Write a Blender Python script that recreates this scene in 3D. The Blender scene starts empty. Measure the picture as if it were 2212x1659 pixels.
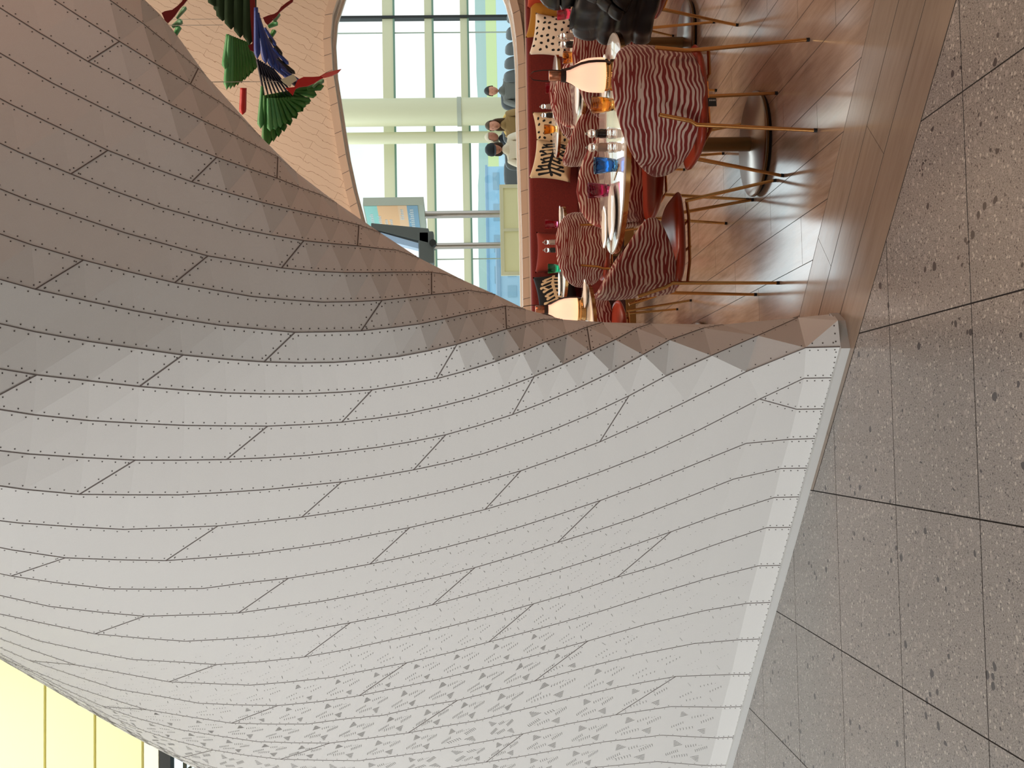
import bpy, bmesh, math, random
from mathutils import Vector, Matrix
random.seed(7)
SC = bpy.context.scene
COL = SC.collection
PI = math.pi
# ------------------------------------------------------------------ camera
FPX = 2240.0
CAM_H = 1.41
YAW, PITCH, ROLL = math.radians(2.71), math.radians(1.61), 0.018
F_ = Vector((math.sin(YAW)*math.cos(PITCH), math.cos(YAW)*math.cos(PITCH), -math.sin(PITCH)))
R0 = Vector((math.cos(YAW), -math.sin(YAW), 0))
U0 = R0.cross(F_)
IX = -U0*math.cos(ROLL) - R0*math.sin(ROLL)      # towards the right of the picture (world down: the picture lies on its side)
IY = -R0*math.cos(ROLL) + U0*math.sin(ROLL)
CP = Vector((0, 0, CAM_H))
cam_d = bpy.data.cameras.new('camera')
cam_d.sensor_fit = 'HORIZONTAL'; cam_d.sensor_width = 36; cam_d.lens = FPX/2212*36
cam_d.clip_start = 0.05; cam_d.clip_end = 4000
cam = bpy.data.objects.new('camera', cam_d); COL.objects.link(cam)
cam.matrix_world = Matrix(((IX.x, -IY.x, -F_.x, CP.x), (IX.y, -IY.y, -F_.y, CP.y), (IX.z, -IY.z, -F_.z, CP.z), (0, 0, 0, 1)))
SC.camera = cam
SC.view_settings.view_transform = 'Standard'
SC.view_settings.look = 'None'
SC.view_settings.gamma = 1
SC.view_settings.use_curve_mapping = False
SC.view_settings.exposure = 0.40

def ray(x, y):
    return F_ + IX*((x-1106)/FPX) + IY*((y-829.5)/FPX)
def P(x, y, D):
    return CP + ray(x, y)*D
def onz(x, y, z=0.0):
    r = ray(x, y); return CP + r*((z-CAM_H)/r.z)
def ony(x, y, Y):
    r = ray(x, y); return CP + r*(Y/r.y)

# ------------------------------------------------------------------ world and lights
w = bpy.data.worlds.new('sky'); SC.world = w; w.use_nodes = True
nt = w.node_tree; nt.nodes.clear()
o_ = nt.nodes.new('ShaderNodeOutputWorld'); bg = nt.nodes.new('ShaderNodeBackground')
tc = nt.nodes.new('ShaderNodeTexCoord'); sep = nt.nodes.new('ShaderNodeSeparateXYZ')
rp = nt.nodes.new('ShaderNodeValToRGB')
nz = nt.nodes.new('ShaderNodeTexNoise'); nz.inputs['Scale'].default_value = 3.0; nz.inputs['Detail'].default_value = 5
mp = nt.nodes.new('ShaderNodeMapping'); mp.inputs['Scale'].default_value = (1, 1, 3)
mx = nt.nodes.new('ShaderNodeMix'); mx.data_type = 'RGBA'
nt.links.new(tc.outputs['Generated'], sep.inputs[0]); nt.links.new(sep.outputs['Z'], rp.inputs[0])
rp.color_ramp.elements[0].position = 0.0; rp.color_ramp.elements[0].color = (.98, .97, .90, 1)
rp.color_ramp.elements[1].position = 0.35; rp.color_ramp.elements[1].color = (.62, .88, 1.0, 1)
nt.links.new(tc.outputs['Generated'], mp.inputs[0]); nt.links.new(mp.outputs[0], nz.inputs['Vector'])
rp2 = nt.nodes.new('ShaderNodeValToRGB'); rp2.color_ramp.elements[0].position = .42; rp2.color_ramp.elements[1].position = .62
nt.links.new(nz.outputs['Fac'], rp2.inputs[0]); nt.links.new(rp2.outputs[0], mx.inputs[0])
nt.links.new(rp.outputs[0], mx.inputs[6]); mx.inputs[7].default_value = (1, 1, 1, 1)
nt.links.new(mx.outputs[2], bg.inputs[0]); bg.inputs[1].default_value = 0.95
nt.links.new(bg.outputs[0], o_.inputs[0])

def area(name, loc, target, sx, sy, power, color):
    l = bpy.data.lights.new(name, 'AREA'); l.shape = 'RECTANGLE'; l.size = sx; l.size_y = sy; l.energy = power; l.color = color
    o = bpy.data.objects.new(name, l); COL.objects.link(o); o.location = loc
    d = (Vector(target)-Vector(loc)).normalized(); o.rotation_euler = d.to_track_quat('-Z', 'Y').to_euler(); return o
def spot(name, loc, target, power, color, ang=70, r=.04):
    l = bpy.data.lights.new(name, 'SPOT'); l.energy = power; l.color = color; l.spot_size = math.radians(ang); l.spot_blend = .6; l.shadow_soft_size = r
    o = bpy.data.objects.new(name, l); COL.objects.link(o); o.location = loc
    d = (Vector(target)-Vector(loc)).normalized(); o.rotation_euler = d.to_track_quat('-Z', 'Y').to_euler(); return o
area('concourse_daylight', (-7.5, 1.5, 2.6), (0.2, 5.0, .9), 4, 3, 215, (1, .99, .97))
area('concourse_ceiling_light', (-1.5, -3.0, 6.9), (-.6, 4.5, 0), 5, 2, 70, (1, .93, .86))
area('yellow_wall_light', (-3.6, 6.6, 6.9), (-4.0, 9.9, 5.0), 3, .6, 105, (1, 1, .96))
area('restaurant_ceiling_light', (2.3, 6.2, 6.9), (1.8, 10.0, 3.0), 2.5, 1.5, 130, (1, .82, .66))
area('facade_daylight', (1.2, 19.2, 5.5), (1.2, 14, 0), 10, 3, 260, (.9, .97, 1))
for k, (sx_, sy_) in enumerate([(1.2, 3.6), (2.4, 4.4), (1.3, 5.3), (2.6, 6.8), (1.2, 8.0), (.6, 6.4), (2.6, 9.0)]):
    spot('downlight', (sx_, sy_, 6.2), (sx_-.1, sy_+.2, 0), 62, (1, .76, .54), 80)
area('arch_warm_light', (4.6, 2.6, 4.6), (.8, 4.0, 2.4), 1.4, 1.0, 36, (1, .40, .20))

# ------------------------------------------------------------------ helpers
def tag(o, label=None, cat=None, group=None, kind=None):
    if label: o['label'] = label
    if cat: o['category'] = cat
    if group: o['group'] = group
    if kind: o['kind'] = kind
    return o
def empty(name, loc=(0, 0, 0), rz=0.0, label=None, cat=None, group=None, kind=None):
    o = bpy.data.objects.new(name, None); COL.objects.link(o); o.empty_display_size = .05
    o.location = loc; o.rotation_euler = (0, 0, rz)
    return tag(o, label, cat, group, kind)
def mesh_obj(name, verts, faces, mat, parent=None, smooth=False, mats=None, fm=None):
    me = bpy.data.meshes.new(name); me.from_pydata([tuple(v) for v in verts], [], faces)
    if mats:
        for m in mats: me.materials.append(m)
        if fm: me.polygons.foreach_set('material_index', fm)
    else: me.materials.append(mat)
    if smooth: me.polygons.foreach_set('use_smooth', [True]*len(faces))
    me.update()
    o = bpy.data.objects.new(name, me); COL.objects.link(o)
    if parent: o.parent = parent
    return o
class MB:
    def __init__(s): s.v = []; s.f = []
    def add(s, vs, fs):
        n = len(s.v); s.v += [Vector(v) for v in vs]; s.f += [tuple(i+n for i in f) for f in fs]; return s
    def box(s, lo, hi, rot=None, piv=None):
        x0, y0, z0 = lo; x1, y1, z1 = hi
        vs = [Vector(p) for p in ((x0,y0,z0),(x1,y0,z0),(x1,y1,z0),(x0,y1,z0),(x0,y0,z1),(x1,y0,z1),(x1,y1,z1),(x0,y1,z1))]
        if rot is not None:
            p0 = Vector(piv) if piv else Vector(((x0+x1)/2, (y0+y1)/2, (z0+z1)/2)); vs = [rot @ (v-p0) + p0 for v in vs]
        return s.add(vs, [(0,3,2,1),(4,5,6,7),(0,1,5,4),(1,2,6,5),(2,3,7,6),(3,0,4,7)])
    def tube(s, pts, r, n=10, cap=True):
        pts = [Vector(p) for p in pts]; rs = r if isinstance(r, (list, tuple)) else [r]*len(pts)
        m = len(pts); vs = []; ref = None
        for i, p in enumerate(pts):
            t = (pts[min(i+1, m-1)]-pts[max(i-1, 0)]).normalized()
            if ref is None: ref = Vector((0, 0, 1)) if abs(t.z) < .9 else Vector((1, 0, 0))
            a = t.cross(ref).normalized(); b = t.cross(a); ref = -t.cross(a).cross(t).normalized().cross(t) if False else ref
            for k in range(n):
                q = 2*PI*k/n; vs.append(p + (a*math.cos(q)+b*math.sin(q))*rs[i])
        fs = [(i*n+k, i*n+(k+1) % n, (i+1)*n+(k+1) % n, (i+1)*n+k) for i in range(m-1) for k in range(n)]
        if cap: fs += [tuple(range(n))[::-1], tuple(range((m-1)*n, m*n))]
        return s.add(vs, fs)
    def lathe(s, prof, n=32, c=(0, 0, 0), f=None):
        c = Vector(c); vs = []
        for (r, z) in prof:
            for k in range(n):
                q = 2*PI*k/n; rr = r*(f(q, z) if f else 1); vs.append(c+Vector((rr*math.cos(q), rr*math.sin(q), z)))
        m = len(prof)
        fs = [(i*n+k, i*n+(k+1) % n, (i+1)*n+(k+1) % n, (i+1)*n+k) for i in range(m-1) for k in range(n)]
        fs += [tuple(range(n))[::-1], tuple(range((m-1)*n, m*n))]
        return s.add(vs, fs)
    def prism(s, poly, off):
        off = Vector(off); n = len(poly); a = [Vector(p) for p in poly]; vs = a+[p+off for p in a]
        return s.add(vs, [tuple(range(n))[::-1], tuple(range(n, 2*n))]+[(i, (i+1) % n, (i+1) % n+n, i+n) for i in range(n)])
    def pillow(s, fn, T, rings=9, segs=44, e=.5, p=6):
        """closed soft pad: fn(a,b) maps the unit disc (squircled by e) to space; T thickness"""
        def mp(r, q):
            c, d = math.cos(q), math.sin(q)
            a = r*math.copysign(abs(c)**e, c); b = r*math.copysign(abs(d)**e, d); return a, b
        def nrm(a, b):
            h = .01; u = fn(a+h, b)-fn(a-h, b); v = fn(a, b+h)-fn(a, b-h); return u.cross(v).normalized()
        vs = []; ids = []
        for sgn in (1, -1):
            for i in range(rings+1):
                r = math.sin(PI/2*i/rings)
                row = []
                for k in range(segs if i else 1):
                    if i == rings and sgn == -1: row.append(ids[rings][k]); continue
                    a, b = mp(r, 2*PI*k/segs); h = T*max(0, 1-r**p)**.5
                    vs.append(fn(a, b)+nrm(a, b)*(sgn*h)); row.append(len(vs)-1)
                ids.append(row)
        fs = []
        for sidx in (0, 1):
            base = sidx*(rings+1)
            for i in range(rings):
                A, B = ids[base+i], ids[base+i+1]
                for k in range(segs):
                    k2 = (k+1) % segs
                    f = (A[0], B[k], B[k2]) if i == 0 else (A[k], B[k], B[k2], A[k2])
                    fs.append(f if sidx == 0 else f[::-1])
        return s.add(vs, fs)
    def obj(s, name, mat, parent=None, smooth=False):
        o = mesh_obj(name, s.v, s.f, mat, parent, smooth)
        return o
def autosmooth(o, ang=40):
    me = o.data; me.polygons.foreach_set('use_smooth', [True]*len(me.polygons))
    bm = bmesh.new(); bm.from_mesh(me)
    for e in bm.edges:
        if len(e.link_faces) == 2 and e.calc_face_angle(0) > math.radians(ang): e.smooth = False
    bm.to_mesh(me); bm.free(); return o
def fixn(o):
    bm = bmesh.new(); bm.from_mesh(o.data); bmesh.ops.recalc_face_normals(bm, faces=bm.faces); bm.to_mesh(o.data); bm.free(); return o
def bevel(o, wd=.004, seg=2):
    m = o.modifiers.new('bevel', 'BEVEL'); m.width = wd; m.segments = seg; m.limit_method = 'ANGLE'; return o
def copy_tree(o, parent=None, cat=True):
    c = o.copy(); COL.objects.link(c)
    if parent: c.parent = parent
    for ch in list(o.children): copy_tree(ch, c)
    return c

# ------------------------------------------------------------------ materials
def sr(r, g, b):
    f = lambda c: (c/255/12.92) if c/255 <= .04045 else ((c/255+.055)/1.055)**2.4
    return (f(r), f(g), f(b), 1)
def mat(name, col, rough=.5, metal=0.0, **k):
    m = bpy.data.materials.new(name); m.use_nodes = True
    b = m.node_tree.nodes['Principled BSDF']
    b.inputs['Base Color'].default_value = col; b.inputs['Roughness'].default_value = rough; b.inputs['Metallic'].default_value = metal
    for q, v in k.items(): b.inputs[q.replace('_', ' ')].default_value = v
    return m
class G:
    """small node-graph helper"""
    def __init__(s, m): s.m = m; s.t = m.node_tree; s.b = s.t.nodes['Principled BSDF']
    def n(s, t, **k):
        n = s.t.nodes.new('ShaderNode'+t)
        for a, v in k.items(): setattr(n, a, v)
        return n
    def l(s, a, b): s.t.links.new(a, b)
    def math(s, op, a, b=None, c=None):
        n = s.n('Math', operation=op)
        for i, v in enumerate((a, b, c)):
            if v is None: continue
            if hasattr(v, 'is_output'): s.l(v, n.inputs[i])
            else: n.inputs[i].default_value = v
        return n.outputs[0]
    def coord(s, kind='Object', scale=(1, 1, 1), rot=(0, 0, 0), loc=(0, 0, 0)):
        t = s.n('TexCoord'); m = s.n('Mapping'); m.inputs['Scale'].default_value = scale; m.inputs['Rotation'].default_value = rot; m.inputs['Location'].default_value = loc
        s.l(t.outputs[kind], m.inputs[0]); return m.outputs[0]
    def noise(s, vec, scale, detail=3, rough=.5):
        n = s.n('TexNoise'); n.inputs['Scale'].default_value = scale; n.inputs['Detail'].default_value = detail; n.inputs['Roughness'].default_value = rough
        s.l(vec, n.inputs['Vector']); return n.outputs['Fac']
    def ramp(s, fac, stops, interp='LINEAR'):
        r = s.n('ValToRGB'); cr = r.color_ramp; cr.interpolation = interp
        while len(cr.elements) < len(stops): cr.elements.new(.5)
        for e, (p, c) in zip(cr.elements, stops): e.position = p; e.color = c
        s.l(fac, r.inputs[0]); return r.outputs[0]
    def mix(s, fac, a, b, mode='MIX'):
        m = s.n('Mix', data_type='RGBA', blend_type=mode)
        for i, v in ((0, fac), (6, a), (7, b)):
            if hasattr(v, 'is_output'): s.l(v, m.inputs[i])
            else: m.inputs[i].default_value = v
        return m.outputs[2]
    def color(s, c): s.l(c, s.b.inputs['Base Color'])
    def bump(s, h, st=.2, dist=.01):
        b = s.n('Bump'); b.inputs['Strength'].default_value = st; b.inputs['Distance'].default_value = dist; s.l(h, b.inputs['Height']); s.l(b.outputs[0], s.b.inputs['Normal'])

M = {}
M['panel'] = mat('white_panel', (.70, .69, .675, 1), .55)
g = G(M['panel']); c = g.coord('Object'); n1 = g.noise(c, 700, 2); g.color(g.ramp(n1, [(.3, (.66, .65, .635, 1)), (.7, (.72, .71, .695, 1))])); g.bump(n1, .05, .001)
M['joint'] = mat('panel_joint', sr(104, 94, 91), .8)
M['hole'] = mat('dark_hole', sr(34, 28, 28), .9)
M['sink'] = mat('countersink', sr(160, 155, 152), .5)
M['perf'] = mat('perforation', sr(112, 109, 106), .9)
M['skirt'] = mat('skirting_white', (.62, .62, .61, 1), .5)

# terrazzo
m = M['terrazzo'] = mat('terrazzo_floor', sr(140, 132, 126), .22); g = G(m)
c = g.coord('Object', (1, .55, 1)); 
def specks(scale, lo, hi, seedloc):
    cc = g.coord('Object', (1, 1, 1), (0, 0, .6), seedloc)
    v = g.n('TexVoronoi'); v.inputs['Scale'].default_value = scale; g.l(cc, v.inputs['Vector'])
    nn = g.noise(cc, scale*1.7, 2); d = g.math('ADD', v.outputs['Distance'], g.math('MULTIPLY', g.math('SUBTRACT', nn, .5), .35))
    wn = g.n('TexWhiteNoise'); g.l(v.outputs['Color'], wn.inputs['Vector'])
    thr = g.math('MULTIPLY', wn.outputs['Value'], .34)
    return g.math('LESS_THAN', d, thr), wn.outputs['Color']
nb = g.noise(c, 2.5, 3); base = g.ramp(nb, [(.3, sr(146, 141, 137)), (.7, sr(160, 155, 151))])
nf = g.noise(c, 260, 2); base = g.mix(.5, base, g.ramp(nf, [(.35, sr(110, 102, 98)), (.65, sr(196, 188, 180))]))
f1, _c = specks(60, 0, 0, (3, 1, 0)); base = g.mix(f1, base, sr(206, 198, 190))
f2, _c = specks(95, 0, 0, (7, 2, 0)); base = g.mix(f2, base, sr(98, 92, 92))
f3, _c = specks(34, 0, 0, (1, 9, 0)); f3 = g.math('MULTIPLY', f3, .8); base = g.mix(f3, base, sr(182, 172, 166))
f4, _c = specks(24, 0, 0, (5, 4, 0)); f4 = g.math('MULTIPLY', f4, g.math('GREATER_THAN', g.noise(c, 9, 1), .56)); base = g.mix(f4, base, sr(84, 79, 80))
g.color(base)
# wood-look planks: run along +Y
def woodmat(name, rotz, cols, rough=.15):
    m = mat(name, cols[0], rough); g = G(m)
    c0 = g.coord('Object', (1, 1, 1), (0, 0, rotz)); mp_ = g.n('Mapping'); mp_.inputs['Scale'].default_value = (14, 1.2, 1); g.l(c0, mp_.inputs[0]); c = mp_.outputs[0]; n1 = g.noise(c, 2.2, 8, .65)
    c2 = g.coord('Object', (1, 1, 1)); n2 = g.noise(c2, 1.6, 3)
    a = g.ramp(n1, [(.28, cols[0]), (.5, cols[1]), (.75, cols[2])])
    a = g.mix(g.math('MULTIPLY', n2, .5), a, cols[1]); oi = g.n('ObjectInfo')
    g.color(a)
    rr = g.math('ADD', g.math('MULTIPLY', n1, .10), rough-.05); g.l(rr, g.b.inputs['Roughness'])
    g.bump(n1, .03, .001); return m
WC = (sr(140, 118, 102), sr(166, 144, 127), sr(186, 166, 150))
M['plank'] = woodmat('oak_plank', 0, WC)
M['kerb'] = woodmat('oak_border', math.radians(-45.6), (sr(140, 121, 106), sr(158, 140, 124), sr(170, 152, 136)), .2)
M['gap'] = mat('floor_joint', sr(34, 28, 25), .9)
M['brass'] = mat('brushed_brass', sr(210, 160, 100), .16, 1.0)
M['brass2'] = mat('dark_bronze', sr(120, 92, 60), .35, 1.0)
M['steel'] = mat('brushed_steel', sr(170, 165, 158), .3, 1.0)
M['black'] = mat('black_rubber', sr(22, 22, 22), .6)
M['gloss'] = mat('white_gloss_top', sr(225, 222, 218), .06, 0, Coat_Weight=.5, Coat_Roughness=.03)
M['leather'] = mat('rust_leather', sr(150, 48, 26), .35)
M['velvet'] = mat('rust_velvet', sr(112, 28, 16), .9, 0, Sheen_Weight=.15, Sheen_Roughness=.5)
g = G(M['velvet']); c = g.coord('Object'); n1 = g.noise(c, 140, 3); g.color(g.ramp(n1, [(.3, sr(100, 22, 14)), (.7, sr(124, 32, 20))]))
M['maroon'] = mat('dark_maroon', sr(52, 12, 10), .7)
def zebra(name, a, b, scale=52, rot=(0, 0, 0)):
    m = mat(name, a, .75); g = G(m); c = g.coord('Object', (1, 1, 1), rot)
    sp = g.n('SeparateXYZ'); g.l(c, sp.inputs[0])
    n1 = g.noise(g.coord('Object', (1.0, 1.0, .75), rot), 5.2, 2.0, .5); n2 = g.noise(g.coord('Object', (1, 1, 4.5), rot), 9, 2)
    ph = g.math('ADD', g.math('MULTIPLY', sp.outputs['Z'], scale), g.math('MULTIPLY', n1, 6.5))
    sn = g.math('SINE', g.math('MULTIPLY', ph, 2*PI))
    th = g.math('MULTIPLY', g.math('SUBTRACT', n2, .47), 4.6)
    f = g.math('GREATER_THAN', sn, th)
    g.color(g.mix(f, b, a)); g.b.inputs['Sheen Weight'].default_value = .2; return m
M['zebra'] = zebra('zebra_fabric', sr(205, 180, 168), sr(122, 20, 14))
M['zebra2'] = zebra('purple_zebra_fabric', sr(228, 205, 200), sr(130, 20, 60), 30)
M['plate'] = mat('white_china', sr(238, 234, 228), .12)
M['wood'] = mat('pale_wood', sr(196, 150, 105), .5)
# ------------------------------------------------------------------ the panelled arch leg
# seams of the cladding, traced as node columns: (first column, [(x, y), ...]) - each node gets its own depth below
SEAMS = [
 ('A', 2, [(190,-150),(243,-70),(303,-8),(347,34)]),
 ('B', 2, [(150,-60),(237,0),(309,51),(373,103),(428,148)]),
 ('C', 1, [(62,-36),(163,30),(258,89.5),(336,138),(411,182),(477,222),(521,255)]),
 ('D', 0, [(-18,6),(87,72),(190,133),(282,181),(366,225),(437,260),(506,292),(556,317),(600,339)]),
 ('E', 0, [(-5,112),(110,178),(212,229),(306,274),(389,309),(468,340),(536,364),(598,385),(648,405),(695,422)]),
 ('F', 0, [(24,226),(132,278),(233,325),(325,361),(414,393),(490,416),(564,437),(627,452),(687,465),(735,476),(775,486)]),
 ('G', 0, [(41,329),(153,376),(250,414),(346,448),(431,472),(513,494),(586,508),(656,520),(714,526),(772,531),(813,536),(855,540)]),
 ('H', 0, [(57,431),(167,469),(270,503),(362,529),(449,553),(530,567),(608,579),(676,586),(742,589),(798,589),(851,588),(893,588),(932,588),(963,593)]),
 ('I', 0, [(68,529),(180,562),(281,588),(377,611),(464,627),(546,641),(623,648),(696,653),(762,652),(825,649),(879,643),(932,636.5),(972,633),(1012,627)]),
 ('J', 0, [(76,625),(187,650),(292,672),(386,689),(477,703),(559,711),(637,718),(710,717),(780,715),(844,708),(906,700),(960,689),(1011,677.5),(1052,669),(1091.5,661)]),
 ('K', 0, [(77,717),(194,738),(297.5,753),(395,767),(485,776),(570,782),(647,784),(722,783),(793,778),(862,770),(925,758),(987,744),(1041,728),(1094,711),(1136.5,699),(1172,690)]),
 ('L', 0, [(79,810),(193,823),(301,835),(398,843),(490,849),(574.5,851),(656,851),(731.5,847.5),(804,842),(874,831),(943,818),(1007,801),(1070.6,781),(1127,760),(1178,739),(1225,722.5),(1268,706.5)]),
 ('M', 0, [(72,896),(191,908.5),(297,914.5),(399,919),(490,920),(578,920.5),(660,917),(738,912),(811.5,903.6),(883,893),(954.5,877),(1025,859),(1091,837),(1154,813),(1216.5,787),(1276,758.6),(1329,734),(1375,709)]),
 ('N', 0, [(64,981),(182,988.5),(292,994),(393,994),(489.5,992.6),(576,989),(660,984),(739,976),(817,966),(890,954),(963,939),(1036,918.5),(1107,895.5),(1178.5,868),(1250,837.6),(1321.5,803.5),(1389,766),(1446,734.6),(1520,708.6)]),
 ('O', 0, [(51.5,1057),(171,1068),(281,1069),(386.5,1069),(481,1064),(573.6,1057.7),(656,1049.5),(738,1041),(816,1029),(893,1015),(968,999),(1043,980),(1119,955),(1197,927),(1276.7,894),(1358.6,855),(1438,812.5),(1537,768),(1637,725)]),
 ('P', 0, [(39,1129.5),(157,1137.7),(268.5,1143.6),(373,1140),(470.6,1136),(563,1127),(651.5,1117),(733,1105),(814,1092),(890,1077),(969,1060),(1047.5,1039.5),(1125,1017),(1208,988),(1295.5,954.5),(1385,914),(1483,867),(1611.5,803)]),
 ('Q', 0, [(27,1188),(141,1205),(251,1209),(358,1211),(458,1203.6),(550.6,1196),(638,1184),(725,1171),(805,1155),(885,1139.6),(965,1121),(1047.5,1100.5),(1126,1077.5),(1211.6,1049.5),(1301,1017.6),(1401,979),(1507.6,930),(1641,862)]),
 ('R', 0, [(24,1244),(125,1259),(239,1272),(339,1273),(439,1271),(530,1259),(623,1249),(710,1235),(799,1218.5),(875,1203),(955,1184),(1039,1162),(1121,1138.5),(1205,1112),(1297,1081),(1391,1046.5),(1485,1009),(1611.5,957.7)]),
 ('S', 0, [(0,1286),(108.5,1310),(214,1322),(312,1331),(420,1328),(515,1324),(608,1311),(693.6,1299),(775,1283.6),(863,1264.6),(942,1247.5),(1026,1226),(1115,1200),(1204,1172),(1287,1146.5),(1375,1117.5),(1470,1080),(1585,1034.7)]),
 ('T', 0, [(0,1326),(97.6,1347),(205,1369),(301,1378),(401,1385),(496,1380),(583,1374),(665,1362),(757,1345),(844,1328),(933.6,1306.6),(1018,1284),(1104.5,1260.5),(1200,1233.4),(1287,1206),(1368,1177.6),(1449.5,1148.6),(1555,1111)]),
 ('U', 0, [(-10,1350),(84,1384),(190,1407),(287.5,1424.6),(380,1429.5),(468,1435.5),(565,1429),(657,1419),(744,1404),(830.5,1385),(917,1366),(998.7,1346),(1077,1325.6),(1153,1304),(1240,1279),(1333,1247),(1422,1221),(1540,1178)]),
 ('V', 0, [(-15,1374),(62,1401.6),(163,1436),(257.7,1453),(365,1472.6),(445,1476),(540,1480),(625,1473),(714,1463.4),(793,1447.7),(879,1431.4),(971.6,1409.7),(1055.7,1386.7),(1138,1365),(1215,1344),(1300,1319.5),(1415,1283),(1522.8,1251)]),
 ('W', 0, [(-15,1392),(65,1427),(163,1460),(252,1488.4),(350,1504.6),(431,1519),(515,1522.5),(600,1524),(689.5,1515.5),(776,1502.7),(857.7,1485.6),(939,1469.4),(1028.5,1447.7),(1115,1426),(1190,1406.5),(1270,1384.5),(1400,1347.5),(1522.8,1318.7)]),
 ('X', 0, [(-15,1403),(62,1445),(149,1480),(235,1508),(317,1533),(407,1548),(500,1562),(590,1564),(665,1563.7),(752,1552),(828,1545),(906.5,1526.3),(988,1512.8),(1066.5,1493),(1155,1471),(1270,1440),(1373.6,1414.6),(1500,1390)]),
 ('Y', 0, [(-15,1409),(70,1452),(149,1492.4),(222,1526),(298,1552),(390.6,1576.5),(474.6,1590),(556,1602),(640,1604.5),(712.6,1605),(800.7,1594),(882,1583),(960.7,1568),(1034,1556),(1110,1537),(1240,1506),(1340,1483),(1460,1461)]),
 ('Z', 0, [(-15,1412),(85,1464),(165,1508),(240,1548),(310,1578),(380,1600),(460,1620),(529,1631),(606,1640),(689,1642),(776,1643),(863,1632),(939,1621),(1058,1599.6),(1130,1585),(1230,1563),(1330,1544),(1450,1526)]),
 ('AA', 0, [(-15,1413.5),(95,1475),(180,1523),(255,1566),(325,1603),(395,1636),(470,1660),(550,1678),(620,1686),(700,1689),(776,1686),(875,1674),(982,1656),(1050,1646),(1125,1634),(1220,1617),(1308,1602),(1430,1588)]),
 ('BB', 0, [(-15,1414.5),(100,1481),(188,1531),(264,1575),(336,1613),(405,1646),(480,1676),(555,1700),(630,1715),(710,1724),(790,1725),(880,1715),(960,1703),(1040,1692),(1120,1681),(1210,1668),(1290,1657),(1420,1645)]),
 ('CC', 0, [(-15,1415),(103,1484),(193,1537),(269,1581),(341,1619),(412,1655),(487,1690),(560,1722),(640,1745),(720,1760),(800,1765),(880,1758),(960,1748),(1040,1738),(1120,1728),(1210,1716),(1300,1706),(1410,1700)]),
]
SIL_END = {'A': (385,80), 'B': (445,163), 'C': (565,297), 'D': (640,372), 'E': (727,438), 'F': (822,503), 'G': (905,557), 'H': (1000,605), 'I': (1070,636), 'J': (1135,668), 'K': (1215,690), 'L': (1301,696), 'M': (1405,699), 'N': (1562,701), 'O': (1724,686)}
BASE = {'P': ((1740.5,751),(1816,749)), 'Q': ((1736.8,817),(1805,816)), 'Q2': ((1721,884),(1784.5,883)), 'R': ((1705,949),(1767,947)), 'S': ((1687,1012),(1750,1011)), 'T': ((1672,1074.6),(1733,1073)),
        'U': ((1655.7,1139.7),(1714,1139)), 'V': ((1636.7,1222.4),(1692.3,1221)), 'W': ((1615,1303),(1669,1301)), 'X': ((1596,1382),(1647.5,1380)), 'Y': ((1579.7,1457),(1627,1456)),
        'Z': ((1560.7,1527.7),(1608,1526)), 'AA': ((1547,1594),(1590.5,1592)), 'BB': ((1531,1654),(1575.6,1652.4)), 'CC': ((1516,1714),(1560,1712))}
SIL = [(230,-150),(300,-60),(334,0),(366,49),(407,108),(445,163),(488,209),(542,274),(600,331),(640,372),(727,438),(760,462),(822,503),(905,557),(1000,605),(1070,636),(1135,668),(1215,690),(1301,696),(1405,699),(1562,701),(1724,686),(1812,680)]
SILL = [(-300,1250),(0,1424),(103,1485),(193,1538),(269,1583),(341,1622),(412,1660),(487,1700),(640,1790),(1000,1990),(1900,2500)]
def interp(tab, x):
    if x <= tab[0][0]: (a, b), (c, d) = tab[0], tab[1]; return b+(x-a)*(d-b)/(c-a)
    for (a, b), (c, d) in zip(tab, tab[1:]):
        if x <= c: return b+(x-a)*(d-b)/(c-a)
    return tab[-1][1]
A0 = Vector((.308, 3.935, 0)); BD = Vector((-2.285, 2.182, 0)).normalized(); BN = Vector((-BD.y, BD.x, 0)); BN = BN if BN.y < 0 else -BN
def bplane(x, y, off=0.0):
    r = ray(x, y); return (off-(CP-A0).dot(BN))/r.dot(BN)
DTOP = [(-200, 3.75), (0, 3.6), (300, 3.42), (600, 3.3), (850, 3.3), (1050, 3.42), (1200, 3.62), (1350, 3.9), (1430, 4.15), (1700, 4.9)]
def legD(x, y):
    d0 = bplane(x, max(y, 750), -.035) + max(0, 750-y)*.0003
    t = min(1.15, max(0, (1745-x)/1745)); w_ = t**1.75
    d = d0*(1-w_) + interp(DTOP, y)*w_
    ys = interp(SIL, x); wd = 120 + 90*t; q = max(0, min(1, (y-ys)/wd)); d += (.22+.12*t)*(1-math.sqrt(max(0, 1-(1-q)**2)))
    yl = interp(SILL, x); q = max(0, min(1, (yl-y)*.86/300)); d += .55*(1-math.sqrt(max(0, 1-(1-q)**2)))
    return d
seams = []
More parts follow.
